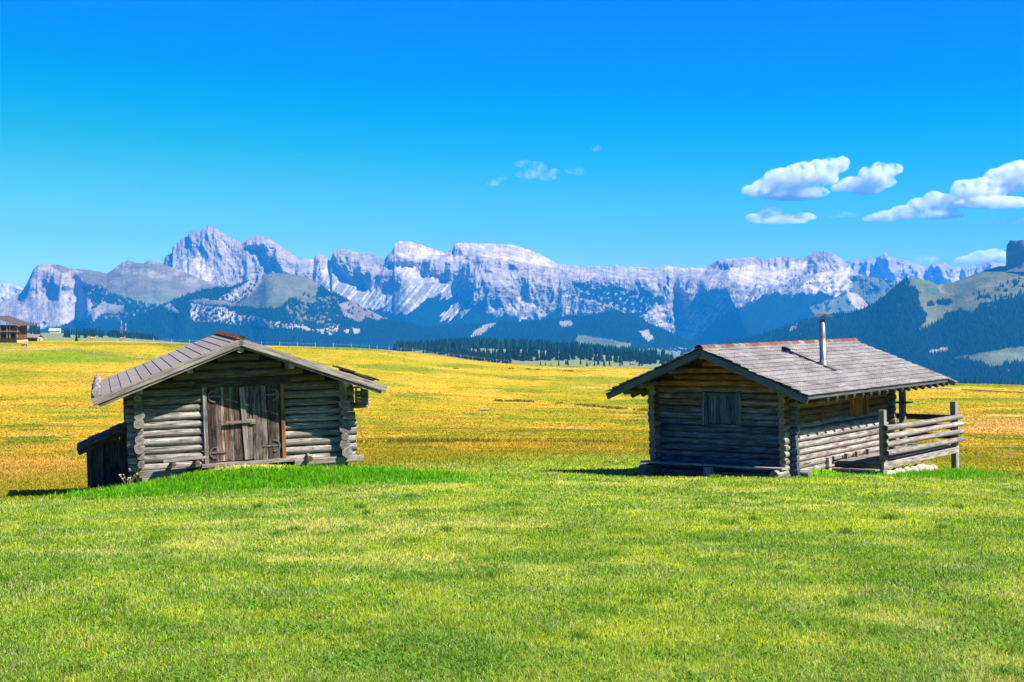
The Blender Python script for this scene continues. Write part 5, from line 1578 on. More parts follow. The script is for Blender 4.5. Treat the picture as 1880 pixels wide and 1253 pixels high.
# ------------------------------------------------------------------ the timber chalet on the far left
CH_WALL = plain('chalet_timber', (0.10, 0.045, 0.022), 0.9, 0, 0.4, 1.5)
CH_PALE = plain('chalet_pale_timber', (0.34, 0.24, 0.15), 0.9, 0, 0.25, 1.5)
CH_ROOF = plain('chalet_roof', (0.07, 0.055, 0.05), 0.9, 0, 0.3, 2)
CH_DARK = plain('dark_glass', (0.012, 0.018, 0.025), 0.25)
PLASTER = plain('cream_plaster', (0.42, 0.34, 0.24), 0.9, 0, 0.15, 1.0)
WHITE = plain('white_paint', (0.62, 0.60, 0.57), 0.7, 0, 0.12, 2.0)
GREYROOF = plain('grey_shingle_roof', (0.20, 0.16, 0.145), 0.9, 0, 0.35, 2.5)
def chalet():
    r, th = r_for(35, 629, 420, 500)
    x, y = r * math.sin(th), r * math.cos(th)
    z = float(H(x, y)) + 0.2
    t = empty('timber_chalet', (x, y, z), (0, 0, R(-6)))
    t.scale = (1.04, 1.04, 1.04)
    tag(t, 'brown timber chalet with two balconies and broad eaves at the left edge', 'chalet')
    m = MB(); m.box(-14, -1.6, 0.6, 9, -1.5, 5.6, bev=0.01); m.build('wall', CH_WALL, t)
    m = MB(); m.box(-14, -1.2, 0.3, 9, -1.5, 0.7, bev=0.01); m.build('plaster_base', PLASTER, t)
    rf = MB(); rf.beam((-8, -1.6, 8.6), (1.3, -1.6, 5.35), 0.01, 0.01); rf = MB()
    for y0 in np.arange(-1.5, 10, 0.5): rf.beam((-8.5, y0 + 0.25, 8.75), (1.1, y0 + 0.25, 5.55), 0.5, 0.16, up=(0, 0, 1)); rf.beam((-8.4, y0 + 0.25, 8.75), (-18, y0 + 0.25, 5.55), 0.5, 0.16)
    ro = rf.build('roof', CH_ROOF, t)
    m = MB(); m.beam((-8.5, -1.55, 8.5), (1.1, -1.55, 5.3), 0.08, 0.3); m.build('barge_board', CH_PALE, ro)
    for zf in (0.75, 3.05):
        b = MB(); b.box(-14, 0.6, -1.2, 0.6, zf, zf + 0.16); 
        bo = b.build('balcony', CH_WALL, t)
        b = MB(); b.box(-14, 0.6, -1.22, -1.14, zf + 0.45, zf + 0.62); b.box(-14, 0.6, -1.2, -1.15, zf + 0.78, zf + 0.88); b.build('rail', CH_PALE if zf > 2 else CH_WALL, bo)
    for x0 in (-6.4, -3.9, -2.9, -0.3): 
        m = MB(); m.box(x0, x0 + 0.24, -1.1, -0.86, 0.9, min(8.3, 5.3 + 0.33 * (0.8 - x0)), axis=2); m.build('post', CH_PALE, t)
    m = MB(); m.beam((-2.8, -1.0, 3.9), (-0.4, -1.0, 5.2), 0.16, 0.16); m.build('brace', CH_PALE, t)
    for (a, b, z0, z1) in ((-6.0, -4.2, 1.1, 2.7), (-2.6, -1.8, 1.0, 2.9), (-6.0, -4.4, 3.4, 5.0), (-3.4, -2.2, 3.3, 5.0)):
        m = MB(); m.box(a, b, 0.5, 0.62, z0, z1, bev=0.02); m.build('window', CH_DARK, t)
chalet()
def annex():
    r, th = r_for(56, 624, 420, 520)
    x, y = r * math.sin(th), r * math.cos(th)
    z = float(H(x, y))
    t = empty('low_annex', (x, y, z), (0, 0, R(-4)))
    tag(t, 'long low annex with grey shingle roof beside the timber chalet', 'building')
    m = MB(); m.box(-3.8, 2.6, 0, 4, -0.5, 1.3, bev=0.01); m.build('wall', PLASTER, t)
    m = MB(); m.box(-3.7, 2.5, -0.05, 0.02, 0.3, 1.0, bev=0.01); m.build('window_band', CH_DARK, t)
    m = MB(); m.beam((-0.6, -0.6, 1.35), (-0.6, 2.0, 2.5), 7.0, 0.14); m.beam((-0.6, 4.6, 1.35), (-0.6, 2.0, 2.48), 7.0, 0.14); m.build('roof', GREYROOF, t)
annex()
def small_house(name, x, y, z, w, d, h, label, cat, group, wall, roof, rot=0.0):
    t = empty(name, (x, y, z), (0, 0, rot))
    tag(t, label, cat, group)
    m = MB(); m.box(-w / 2, w / 2, -d / 2, d / 2, -1.5, h, bev=0.01); m.build('wall', wall, t)
    m = MB()
    for s in (-1, 1): m.beam((0, s * d * 0.62, h * 0.9), (0, 0, h + d * 0.33), w * 1.15, 0.25)
    m.build('roof', roof, t)
    return t
def far_house(px, py, r0, r1, w, d, h, label, cat='house', group=None, wall=None, roof=None, name='farmhouse', rot=0.0):
    r, th = r_for(px, py, r0, r1)
    x, y = r * math.sin(th), r * math.cos(th)
    return small_house(name, x, y, float(H(x, y)), w, d, h, label, cat, group, wall or WHITE, roof or GREYROOF, rot)
far_house(101, 614, 900, 2600, 17, 9, 6.5, 'long white house among the trees behind the cow pasture', 'house', None, WHITE, WHITE, rot=0.1)
far_house(946, 640, 1500, 2800, 9, 6, 3, 'small white barn above the pale clearing in the wood', 'barn', None, WHITE, GREYROOF, 'small_barn', 0.3)
far_house(1162, 671, 900, 2300, 7, 5, 2.4, 'small hut on the pale pasture in front of the spruce row', 'hut', None, CH_PALE, GREYROOF, 'small_hut', 0.2)
rgv = random.Random(5)
for k in range(16):
    px, py = rgv.uniform(1205, 1275), rgv.uniform(640, 652)
    j = np.argmin((RIDGE['PX'] - px) ** 2 + (RIDGE['PY'] - py) ** 2)
    p = RIDGE['front'].reshape(-1, 3)[j]
    small_house('village_house', p[0], p[1], p[2], rgv.uniform(7, 12), 8, rgv.uniform(5, 7), 'tiny pale house of the village in the valley behind the cabin roof', 'house', 'village houses in the valley', WHITE, rgv.choice([GREYROOF, CH_PALE]), rgv.uniform(-0.6, 0.6))
def mast(px, py, hpx, label):
    r, th = r_for(px, py, 1700, 2800)
    x, y = r * math.sin(th), r * math.cos(th)
    h = hpx * r / F_PX
    t = empty('radio_mast', (x, y, float(H(x, y))))
    tag(t, label, 'mast')
    for i in range(6):
        m = MB()
        z0, z1 = h * i / 6, h * (i + 1) / 6
        q = lambda z: 1.2 * (1 - 0.7 * z / h)
        for sx in (-1, 1):
            for sy in (-1, 1): m.beam((sx * q(z0), sy * q(z0), z0), (sx * q(z1), sy * q(z1), z1), 0.16, 0.16, up=(1, 0, 0))
        m.beam((-q(z0), -q(z0), z0), (q(z1), -q(z1), z1), 0.12, 0.12, up=(0, 1, 0)); m.beam((q(z0), -q(z0), z0), (-q(z1), -q(z1), z1), 0.12, 0.12, up=(0, 1, 0))
        m.build('lattice_section', WHITE if i % 2 else plain('red_paint', (0.36, 0.17, 0.14)), t)
mast(223, 598, 30, 'taller red and white lattice mast on the wooded knoll')
mast(231, 599, 26, 'shorter red and white lattice mast on the wooded knoll')

# ------------------------------------------------------------------ cattle
def hide(name, base, patch, thr):
    t = NT(name)
    co = t.n('TexCoord').outputs['Object']
    f = t.noise(co, 1.6, 2, 0.4)
    c = t.mix(t.ramp(f, [(thr - 0.02, 0.0), (thr + 0.02, 1.0)]), base, patch)
    t.l(c, t.b.inputs['Base Color'])
    return t.m
HIDE_RED = hide('red_white_hide', (0.34, 0.12, 0.045), (0.55, 0.50, 0.42), 0.52)
HIDE_PALE = hide('pale_hide', (0.52, 0.38, 0.22), (0.56, 0.45, 0.30), 0.5)
HIDE_DARK = hide('dark_red_hide', (0.16, 0.05, 0.03), (0.52, 0.40, 0.34), 0.50)
def cow(px, py, r0, r1, face, mat, label, graze=True, name='cow', cat='cow', leg=1.0):
    r, th = r_for(px, py, r0, r1)
    x, y = r * math.sin(th), r * math.cos(th)
    me = bpy.data.meshes.new(name)
    L = leg
    nodes = {  # name: (position, radius)
        'rump': ((-0.78, 0, 1.20 * L), 0.27), 'loin': ((-0.35, 0, 1.16 * L), 0.33), 'belly': ((0.10, 0, 1.08 * L), 0.36), 'chest': ((0.55, 0, 1.10 * L), 0.32),
        'neck': ((0.90, 0, (1.15 if graze else 1.45) * L), 0.17), 'poll': ((1.18, 0, (0.75 if graze else 1.70) * L), 0.13), 'face': ((1.28, 0, (0.50 if graze else 1.60) * L), 0.12), 'muzzle': ((1.36, 0, (0.26 if graze else 1.45) * L), 0.08),
        'tail0': ((-1.02, 0, 1.18 * L), 0.05), 'tail1': ((-1.08, 0, 0.55 * L), 0.035)}
    edges = [('loin', 'rump'), ('loin', 'belly'), ('belly', 'chest'), ('chest', 'neck'), ('neck', 'poll'), ('poll', 'face'), ('face', 'muzzle'), ('rump', 'tail0'), ('tail0', 'tail1')]
    for s, sy in (('l', 0.20), ('r', -0.20)):
        d = 0.10 if s == 'l' else -0.06
        nodes['hip' + s] = ((-0.75, sy, 0.92 * L), 0.17); nodes['stifle' + s] = ((-0.66 + d, sy, 0.70 * L), 0.12); nodes['hock' + s] = ((-0.88 + d, sy, 0.42 * L), 0.075); nodes['hind' + s] = ((-0.82 + d, sy, 0.02), 0.06)
        nodes['sho' + s] = ((0.58, sy, 0.80 * L), 0.14); nodes['knee' + s] = ((0.58 - d, sy, 0.42 * L), 0.075); nodes['fore' + s] = ((0.56 - d, sy, 0.02), 0.06)
        nodes['ear' + s] = ((nodes['poll'][0][0] - 0.02, sy * 1.3, nodes['poll'][0][2] + 0.02), 0.045)
        edges += [('rump', 'hip' + s), ('hip' + s, 'stifle' + s), ('stifle' + s, 'hock' + s), ('hock' + s, 'hind' + s), ('chest', 'sho' + s), ('sho' + s, 'knee' + s), ('knee' + s, 'fore' + s), ('poll', 'ear' + s)]
    keys = list(nodes)
    me.from_pydata([nodes[k][0] for k in keys], [(keys.index(a), keys.index(b)) for a, b in edges], [])
    o = bpy.data.objects.new(name, me)
    COL.objects.link(o)
    sk = o.modifiers.new('skin', 'SKIN')
    for i, k in enumerate(keys):
        q = nodes[k][1]
        me.skin_vertices[0].data[i].radius = (q, q)
        me.skin_vertices[0].data[i].use_root = (k == 'loin')
    ss = o.modifiers.new('sub', 'SUBSURF'); ss.levels = ss.render_levels = 1
    me.materials.append(mat)
    o.location = (x, y, float(H(x, y)))
    o.rotation_euler = (0, 0, face)
    tag(o, label, cat)
cow(71, 623, 380, 520, R(15), HIDE_PALE, 'cream coloured cow grazing beside the low annex', True, leg=1.15)
cow(45, 634, 330, 450, R(175), HIDE_DARK, 'dark red and white cow grazing below the timber chalet', True)
cow(170, 622, 430, 560, R(200), HIDE_RED, 'red and white cow grazing left of the wooded knoll', True)
cow(224, 622, 430, 560, R(-20), HIDE_RED, 'brown cow with white patches standing in front of the wooded knoll', False)

# ------------------------------------------------------------------ pasture fences, trough, white stakes
FENCE = plain('bleached_fence_wood', (0.45, 0.40, 0.34), 0.9, 0, 0.2, 3)
def fence(name, label, pts, hgt, thick, rails, mat=FENCE, cat='fence'):
    P = []
    for px, py, r0, r1 in pts:
        r, th = r_for(px, py, r0, r1)
        x, y = r * math.sin(th), r * math.cos(th)
        P.append(Vector((x, y, float(H(x, y)))))
    t = empty(name, P[0])
    tag(t, label, cat)
    for p in P:
        m = MB(); q = p - P[0]
        m.beam(q + Vector((0, 0, -0.3)), q + Vector((random.uniform(-.08, .08), 0, hgt * random.uniform(0.85, 1.1))), thick, thick, up=(0, 1, 0)); m.build('post', mat, t)
    for zr_, tk in rails:
        m = MB()
        for a, b in zip(P[:-1], P[1:]): m.beam(a - P[0] + Vector((0, 0, zr_)), b - P[0] + Vector((0, 0, zr_)), tk, tk * 1.4)
        m.build('rail', mat, t)
crest = [(px, np.interp(px, [60, 300, 450, 600, 700], [622, 625, 627, 630, 633]) + 1.0, 430, 520) for px in np.arange(84, 700, 33)]
fence('pasture_fence', 'thin grey post and wire fence along the far left crest behind the barn', crest, 1.5, 0.13, [(1.1, 0.018)])
side = [(px, np.interp(px, [690, 760, 850, 935], [634, 644, 658, 668]), 430, 540) for px in np.arange(692, 940, 22)]
fence('pasture_fence', 'thin post fence running down the crest in front of the dark wood', side, 1.5, 0.13, [(1.2, 0.02)])
low = [(px, np.interp(px, [0, 60, 110, 150, 200, 280], [635, 637, 643, 648, 655, 664]), 330, 430) for px in (-6, 8, 23, 42, 52, 66, 78, 90, 103, 116, 130, 152, 172, 192, 215, 240, 262, 284)]
fence('rail_fence', 'low pale rail fence crossing the left meadow slope', low, 1.15, 0.20, [(0.8, 0.03), (0.4, 0.09)])
rt = [(px, np.interp(px, [1640, 1760, 1890], [713, 717, 724]), 300, 400) for px in np.arange(1640, 1900, 18)]
fence('rail_fence', 'low bleached rail line crossing the meadow behind the cabin', rt, 0.5, 0.16, [(0.30, 0.17)])
stakes = [(px, 846, 52, 75) for px in (1770, 1800, 1835, 1858, 1885)]
fence('wire_fence', 'thin white wire fence on short stakes right of the cabin', stakes, 0.8, 0.018, [(0.7, 0.004)], FENCE)

def trough():
    r, th = r_for(889, 755, 180, 300)
    x, y = r * math.sin(th), r * math.cos(th)
    t = empty('water_trough', (x, y, float(H(x, y))), (0, 0, R(8)))
    tag(t, 'small bleached hollow log water trough with a bent pipe in the yellow meadow', 'trough')
    m = MB()
    n = 10
    v, wc = [], []
    for xx, rr in ((-0.75, 0.30), (0.75, 0.26)):
        for q in (1.0, 0.68):
            for i in range(n):
                a = math.pi + math.pi * i / (n - 1)
                v.append((xx, rr * q * math.cos(a) , 0.34 + rr * q * math.sin(a) * 1.05)); wc.append((xx, a * 0.3, 0.4))
    f = []
    for i in range(n - 1):
        f += [(i, i + 1, 2 * n + i + 1, 2 * n + i), (n + i + 1, n + i, 3 * n + i, 3 * n + i + 1), (i + 1, i, n + i, n + i + 1), (2 * n + i, 2 * n + i + 1, 3 * n + i + 1, 3 * n + i)]
    f += [(0, 2 * n, 3 * n, n), (n - 1, 2 * n - 1, 4 * n - 1, 3 * n - 1), tuple(range(n, 2 * n))]
    m.add(v, f, wc, [(0, 1.3)] * len(v)); m.build('hollow_log', FENCE, t)
    m = MB()
    pts = [(-0.28 + 0.28 - 0.30 * math.cos(a), 0.3, 0.35 + 0.62 * math.sin(a)) for a in np.linspace(0, math.pi, 13)]
    for a, b in zip(pts[:-1], pts[1:]): m.beam(a, b, 0.05, 0.05, up=(0, 1, 0))
    m.build('bent_pipe', WHITE, t)
    for x0 in (-0.5, 0.5):
        m = MB(); m.box(x0 - 0.06, x0 + 0.06, -0.25, 0.25, -0.1, 0.08, axis=1); m.build('support', FENCE, t)
trough()

# a dry weed against the lean-to
def weed():
    x, y = barn_xy(-0.35, -0.25)
    z = float(H(x, y))
    t = empty('dry_weed', (x, y, z))
    tag(t, 'dry pale branching weed in front of the dark lean-to', 'plant')
    m = MB()
    rg = random.Random(3)
    hd = MB()
    for k in range(16):
        a = rg.uniform(0, 6.3); l_ = rg.uniform(0.15, 0.36)
        p = Vector((0.03 * math.cos(a), 0.03 * math.sin(a), 0)); q = p + Vector((0.32 * l_ * math.cos(a) * 2, 0.32 * l_ * math.sin(a) * 2, l_))
        m.beam(p, q, 0.010, 0.010, up=(1, 0, 0)); hd.stone(q, rg.uniform(0.015, 0.03))
    build_each(m, 'stem', plain('dry_stem', (0.26, 0.20, 0.13)), t); build_each(hd, 'seed_head', plain('dry_seed', (0.42, 0.35, 0.27)), t)
weed()

# ------------------------------------------------------------------ clouds: real banks of droplets far behind the range
def cloud_mat(name, dens, lo, hi):
    m = bpy.data.materials.new(name)
    m.use_nodes = True
    t = m.node_tree
    t.nodes.remove(t.nodes['Principled BSDF'])
    v = t.nodes.new('ShaderNodeVolumePrincipled')
    v.inputs['Color'].default_value = (1, 1, 1, 1)
    v.inputs['Anisotropy'].default_value = 0.0
    co = t.nodes.new('ShaderNodeTexCoord')
    nz = t.nodes.new('ShaderNodeTexNoise')
    nz.inputs['Scale'].default_value = 0.0062; nz.inputs['Detail'].default_value = 6; nz.inputs['Roughness'].default_value = 0.62
    t.links.new(co.outputs['Object'], nz.inputs['Vector'])
    mr = t.nodes.new('ShaderNodeMapRange')
    mr.inputs['From Min'].default_value = lo; mr.inputs['From Max'].default_value = hi; mr.inputs['To Min'].default_value = 0; mr.inputs['To Max'].default_value = dens
    t.links.new(nz.outputs['Fac'], mr.inputs['Value'])
    t.links.new(mr.outputs[0], v.inputs['Density'])
    t.links.new(v.outputs[0], t.nodes['Material Output'].inputs['Volume'])
    return m
CLOUD = cloud_mat('cloud_droplets', 0.020, 0.38, 0.76)
WISP = cloud_mat('thin_cloud', 0.0035, 0.44, 0.72)
def cloud(puffs, label, mat=None, d=22000.0, depth=0.8, seed=0, voxel=3.0, name='cloud'):
    """puffs: centre x, y and half width, half height in the photograph's measure, turned into metres at the cloud's distance"""
    rg = random.Random(seed)
    m = d / F_PX
    cx = sum(p[0] for p in puffs) / len(puffs); cy = sum(p[1] for p in puffs) / len(puffs)
    u0, w0 = ray(cx, cy)
    o3 = Vector((float(u0) * d, d, float(w0) * d))
    V, F = [], []
    bm = bmesh.new(); bmesh.ops.create_icosphere(bm, subdivisions=4, radius=1.0)
    sv = np.array([v.co[:] for v in bm.verts]); sf = np.array([[v.index for v in f.verts] for f in bm.faces]); bm.free()
    off = 0
    for k, (px, py, rx, ry) in enumerate(puffs):
        n = 1 + 0.30 * fbm(sv[:, 0] * 1.7 + k * 3.1 + seed, sv[:, 1] * 1.7 + sv[:, 2] * 1.3, 5, seed + 5, 0.6) + 0.10 * fbm(sv[:, 0] * 6 + k, sv[:, 2] * 6 + sv[:, 1] * 2, 3, seed + 6)
        q = sv * n[:, None]
        q[:, 2] = np.where(q[:, 2] < 0, q[:, 2] * 0.75, q[:, 2])
        V.append(np.stack([(px - cx) * m + q[:, 0] * rx * m, q[:, 1] * (0.5 * (rx + ry)) * m * depth + rg.uniform(-0.3, 0.3) * rx * m, (cy - py) * m + q[:, 2] * ry * m], -1))
        F.append(sf + off); off += len(sv)
    o = np_mesh(name, np.concatenate(V), np.concatenate(F), mat or CLOUD)
    o.location = o3
    rm = o.modifiers.new('union', 'REMESH'); rm.mode = 'VOXEL'; rm.voxel_size = voxel * m
    tag(o, label, 'cloud')
cloud([(1385, 352, 26, 14), (1412, 345, 34, 20), (1440, 333, 40, 26), (1470, 325, 36, 26), (1500, 318, 34, 24), (1528, 308, 28, 18), (1546, 299, 15, 12), (1450, 358, 62, 13), (1488, 355, 34, 12), (1515, 330, 22, 16)], 'large white cloud drifting above the cabin roof, leftmost of the big ones', seed=1)
cloud([(1542, 346, 18, 10), (1570, 340, 32, 16), (1598, 325, 28, 18), (1612, 312, 20, 14), (1640, 312, 20, 13), (1622, 335, 26, 14), (1590, 350, 34, 8)], 'white puffy cloud just right of the large one above the cabin', seed=2)
cloud([(1384, 402, 18, 10), (1412, 395, 22, 15), (1421, 388, 15, 10), (1440, 402, 28, 10), (1476, 399, 24, 9), (1430, 408, 52, 6)], 'small flat bottomed cloud under the large cloud', seed=3)
cloud([(1528, 400, 10, 4), (1545, 394, 16, 8), (1560, 396, 14, 6)], 'tiny pale cloud between two larger low clouds', WISP, seed=4)
cloud([(1600, 402, 18, 8), (1630, 398, 30, 12), (1660, 392, 28, 16), (1690, 378, 24, 16), (1715, 364, 18, 14), (1740, 372, 40, 18), (1775, 352, 34, 22), (1810, 350, 40, 26), (1850, 335, 44, 30), (1880, 325, 50, 30), (1915, 330, 50, 36), (1820, 375, 80, 13), (1725, 395, 46, 10), (1950, 355, 50, 30)], 'long heaped white cloud bank running off the right edge', seed=5)
cloud([(1835, 408, 22, 9), (1862, 402, 26, 10), (1895, 408, 40, 12)], 'faint grey cloud under the long bank at the right edge', WISP, seed=6)
cloud([(1775, 480, 26, 10), (1800, 474, 26, 14), (1825, 470, 24, 14), (1850, 478, 30, 16)], 'bright low cloud behind the peaks beside the rock tower', seed=7, d=24000)
cloud([(905, 338, 14, 6), (914, 331, 12, 7), (925, 327, 8, 5)], 'small white wisp leftmost of the high wisps right of centre', WISP, seed=8)
cloud([(962, 302, 20, 8), (985, 308, 20, 12), (970, 322, 26, 10), (1005, 325, 18, 10), (1018, 318, 12, 9)], 'largest thin wisp of cloud high above the middle of the range', WISP, seed=9)
cloud([(1046, 314, 10, 8), (1064, 316, 11, 9)], 'small double wisp right of the largest thin wisp', WISP, seed=10)
cloud([(1095, 273, 10, 8)], 'tiny round wisp, highest cloud in the sky', WISP, seed=11)
cloud([(1700, 478, 30, 9), (1670, 484, 24, 7)], 'thin veil of cloud over the far pale peaks', WISP, seed=12, d=24000)
# ------------------------------------------------------------------ grass blades
GRASS_MAT = alb_mat('grass_blades', 0, rough=0.7, transl=0.5)
def blades(name, n, r0, r1, pw, px0, px1, hfun, wfun, cfun, seed, keep=None, bend=0.6, clump=None):
    rg = np.random.default_rng(seed)
    t = rg.random(n)
    pw = pw if abs(pw - 1) > 1e-3 else 1.001
    r = (r0 ** (1 - pw) + t * (r1 ** (1 - pw) - r0 ** (1 - pw))) ** (1 / (1 - pw))
    px = np.where(rg.random(n) < 0.70, rg.uniform(px0, px1, n), np.where(rg.random(n) < 0.5, rg.uniform(px0 - 1000, px0, n), rg.uniform(px1, px1 + 1000, n)))   # thinner to the sides
    th = np.arctan((px - 940) / F_PX)
    x, y = r * np.sin(th), r * np.cos(th)
    # clump a little
    x = x + 0.06 * rg.normal(0, 1, n) ; y = y + 0.06 * rg.normal(0, 1, n)
    if clump:                                  # gather the blades into tufts
        c = rg.integers(0, clump, n)
        sp = rg.uniform(0.04, 0.14, clump)[c]
        x = x[c] + sp * rg.normal(0, 1, n); y = y[c] + sp * rg.normal(0, 1, n); r = np.hypot(x, y)
    if keep is not None:
        k = keep(x, y, rg)
        x, y, r = x[k], y[k], r[k]
        n = len(x)
    z = H(x, y)
    h = hfun(x, y, r, rg); w = wfun(x, y, r, rg)
    a = rg.uniform(0, 2 * np.pi, n)
    lean = rg.uniform(0, bend, n) * h
    la = rg.uniform(0, 2 * np.pi, n)
    dx, dy = np.cos(a) * w / 2, np.sin(a) * w / 2
    lx, ly = np.cos(la) * lean, np.sin(la) * lean
    b0 = np.stack([x - dx, y - dy, z - 0.01], -1); b1 = np.stack([x + dx, y + dy, z - 0.01], -1)
    m0 = np.stack([x - dx * 0.75 + lx * 0.35, y - dy * 0.75 + ly * 0.35, z + h * 0.62], -1); m1 = np.stack([x + dx * 0.75 + lx * 0.35, y + dy * 0.75 + ly * 0.35, z + h * 0.62], -1)
    tp = np.stack([x + lx, y + ly, z + h], -1)
    V = np.stack([b0, b1, m0, m1, tp], 1).reshape(-1, 3)
    i = np.arange(n)[:, None] * 5
    F = np.concatenate([i + np.array([[0, 1, 3]]), i + np.array([[0, 3, 2]]), i + np.array([[2, 3, 4]])])
    C = cfun(x, y, r, rg)
    return np_mesh(name, V, F, GRASS_MAT, np.repeat(C, 5, 0), smooth=False)

def not_hut(x, y):
    bx = (x - BARN_O[0]) * BARN_G[0] + (y - BARN_O[1]) * BARN_G[1]; by = (x - BARN_O[0]) * BARN_D[0] + (y - BARN_O[1]) * BARN_D[1]
    cx = (x - CAB_O[0]) * CAB_E[0] + (y - CAB_O[1]) * CAB_E[1]; cy = (x - CAB_O[0]) * CAB_G[0] + (y - CAB_O[1]) * CAB_G[1]
    inside = ((bx > -0.1) & (bx < 5.7) & (by > -0.15) & (by < 6.5)) | ((cx > -0.1) & (cx < 7.5) & (cy > -0.1) & (cy < 4.6)) | ((cx > 2.7) & (cx < 9.5) & (cy > -1.6) & (cy < 4.6))
    dirt = (bx > 1.5) & (bx < 4.4) & (by > -0.85) & (by < 0)
    return ~inside, dirt, bx, by, cx, cy

def lushness(x, y):
    ok, dirt, bx, by, cx, cy = not_hut(x, y)
    b = np.exp(-((bx - 2.4) / 4.1) ** 4) * np.exp(-((by + 2.1) / 1.35) ** 4)
    b = np.maximum(b, np.exp(-((bx - 6.8) / 1.8) ** 2) * np.exp(-((by + 1.2) / 1.3) ** 2))
    c = np.exp(-((cx - 5.2) / 3.4) ** 4) * np.exp(-((cy + 2.75) / 0.95) ** 2)
    c = np.maximum(c, np.exp(-((cx + 1.0) / 0.5) ** 2) * np.exp(-((cy - 1.0) / 2.2) ** 2) * 0.7)
    return np.clip(np.maximum(b, c), 0, 1)

def lawn_cols(x, y, r, rg):
    n = len(x)
    base = ground_alb(x, y)
    k = rg.random(n)
    v = rg.uniform(0.55, 1.95, n)[:, None]
    c = base * v * 1.2
    straw = (k < 0.17 + 0.16 * sstep(0.0, 0.4, fbm(x * 0.5, y * 0.5, 3, 77)))
    c[straw] = np.array([0.60, 0.56, 0.26]) * rg.uniform(0.6, 1.35, (straw.sum(), 1))
    dark = (k > 0.86)
    c[dark] = c[dark] * np.array([0.45, 0.70, 0.7])
    lu = lushness(x, y)
    c = lerp3(c, np.array([[0.075, 0.29, 0.004]]) * rg.uniform(0.6, 1.6, (n, 1)), 0.85 * lu)
    return c
def lawn_h(x, y, r, rg):
    t = 0.6 + 0.8 * np.clip(fbm(x * 1.6, y * 1.6, 3, 87) + 0.45, 0, 1.2)
    return (0.032 + 0.0005 * r) * t * rg.uniform(0.5, 1.3, len(x)) * (1 + 2.3 * lushness(x, y))
def lawn_w(x, y, r, rg): return np.maximum(0.005, 0.00055 * r) * rg.uniform(0.6, 1.4, len(x))
def lawn_keep(x, y, rg):
    ok, dirt, *_ = not_hut(x, y)
    return ok & (~dirt | (rg.random(len(x)) < 0.06)) & (rg.random(len(x)) < 0.15 + 0.85 * lawn_mask(x, y))
o = blades('lawn_grass', 740000, 7.6, 66, 1.55, -60, 1940, lawn_h, lawn_w, lawn_cols, 11, lawn_keep, 1.0)
tag(o, 'short mown green grass blades of the lawn round the huts', 'grass', kind='stuff')

# broad clover and plantain leaves between the blades close by
def leaf_cols(x, y, r, rg): return np.array([[0.14, 0.30, 0.03]]) * rg.uniform(0.6, 1.7, (len(x), 1))
def leaf_keep(x, y, rg): return lawn_keep(x, y, rg) & (fbm(x * 0.8, y * 0.8, 3, 91) + 0.3 * rg.normal(0, 1, len(x)) > 0.12)
o = blades('clover_leaves', 230000, 7.6, 34, 1.7, -60, 1940, lambda x, y, r, g: g.uniform(0.012, 0.05, len(x)), lambda x, y, r, g: g.uniform(0.010, 0.022, len(x)), leaf_cols, 12, leaf_keep, 3.0)
tag(o, 'small clover and plantain leaves scattered through the lawn', 'clover', kind='stuff')

o = blades('grass_tufts', 9000, 8, 40, 1.3, -60, 1940, lambda x, y, r, g: g.uniform(0.05, 0.12, len(x)), lambda x, y, r, g: np.maximum(0.005, 0.0005 * r) * g.uniform(0.7, 1.3, len(x)),
           lambda x, y, r, g: np.array([[0.16, 0.32, 0.025]]) * g.uniform(0.5, 1.5, (len(x), 1)), 21, lawn_keep, 1.4, 90)
tag(o, 'darker green grass tufts standing a little above the mown lawn', 'grass', kind='stuff')
# rank tufts along the hut walls
def tuft_keep(x, y, rg): 
    ok, dirt, *_ = not_hut(x, y)
    return ok & ~dirt & (rg.random(len(x)) < lushness(x, y) ** 1.5)
o = blades('rank_grass', 660000, 29, 50, 1.0, 120, 1860, lambda x, y, r, g: g.uniform(0.07, 0.20, len(x)) * (0.6 + 0.8 * np.clip(fbm(x * 1.3, y * 1.3, 2, 93) + 0.4, 0, 1)), lambda x, y, r, g: g.uniform(0.012, 0.026, len(x)),
           lambda x, y, r, g: np.array([[0.085, 0.35, 0.006]]) * g.uniform(0.5, 1.9, (len(x), 1)) * (1 + np.array([[0.9, 0.25, 0]]) * g.random((len(x), 1))), 13, tuft_keep, 0.8)
tag(o, 'taller rank bright green grass along the bases of both huts', 'grass', kind='stuff')

# long yellow meadow grass behind the huts
def mead_keep(x, y, rg):
    ok, *_ = not_hut(x, y)
    return ok & (rg.random(len(x)) > 0.985 * lawn_mask(x, y))
def mead_cols(x, y, r, rg):
    return ground_alb(x, y) * rg.uniform(1.12, 1.42, (len(x), 1)) * (1 + np.array([[0.05, 0.0, 0.3]]) * rg.normal(0, 1, (len(x), 1)).clip(-1, 1.5))
def mead_h(x, y, r, rg):
    t = np.clip(0.5 + fbm(x * 0.09, y * 0.35, 4, 95), 0.15, 1.3)
    row = np.exp(-((r - 86 + 4 * fbm(x * 0.05, 0 * x, 2, 97)) / 2.5) ** 2)
    return (0.06 + 0.06 * t + 0.20 * row * np.clip(0.4 + fbm(x * 0.5, 0 * x, 3, 99), 0.1, 1)) * rg.uniform(0.5, 1.2, len(x))
o = blades('meadow_grass', 640000, 34, 500, 1.15, -80, 1960, mead_h, lambda x, y, r, g: 0.0010 * r * g.uniform(0.6, 1.4, len(x)), mead_cols, 14, mead_keep, 0.5)
tag(o, 'long dry yellow grass of the unmown meadow behind the huts', 'grass', kind='stuff')

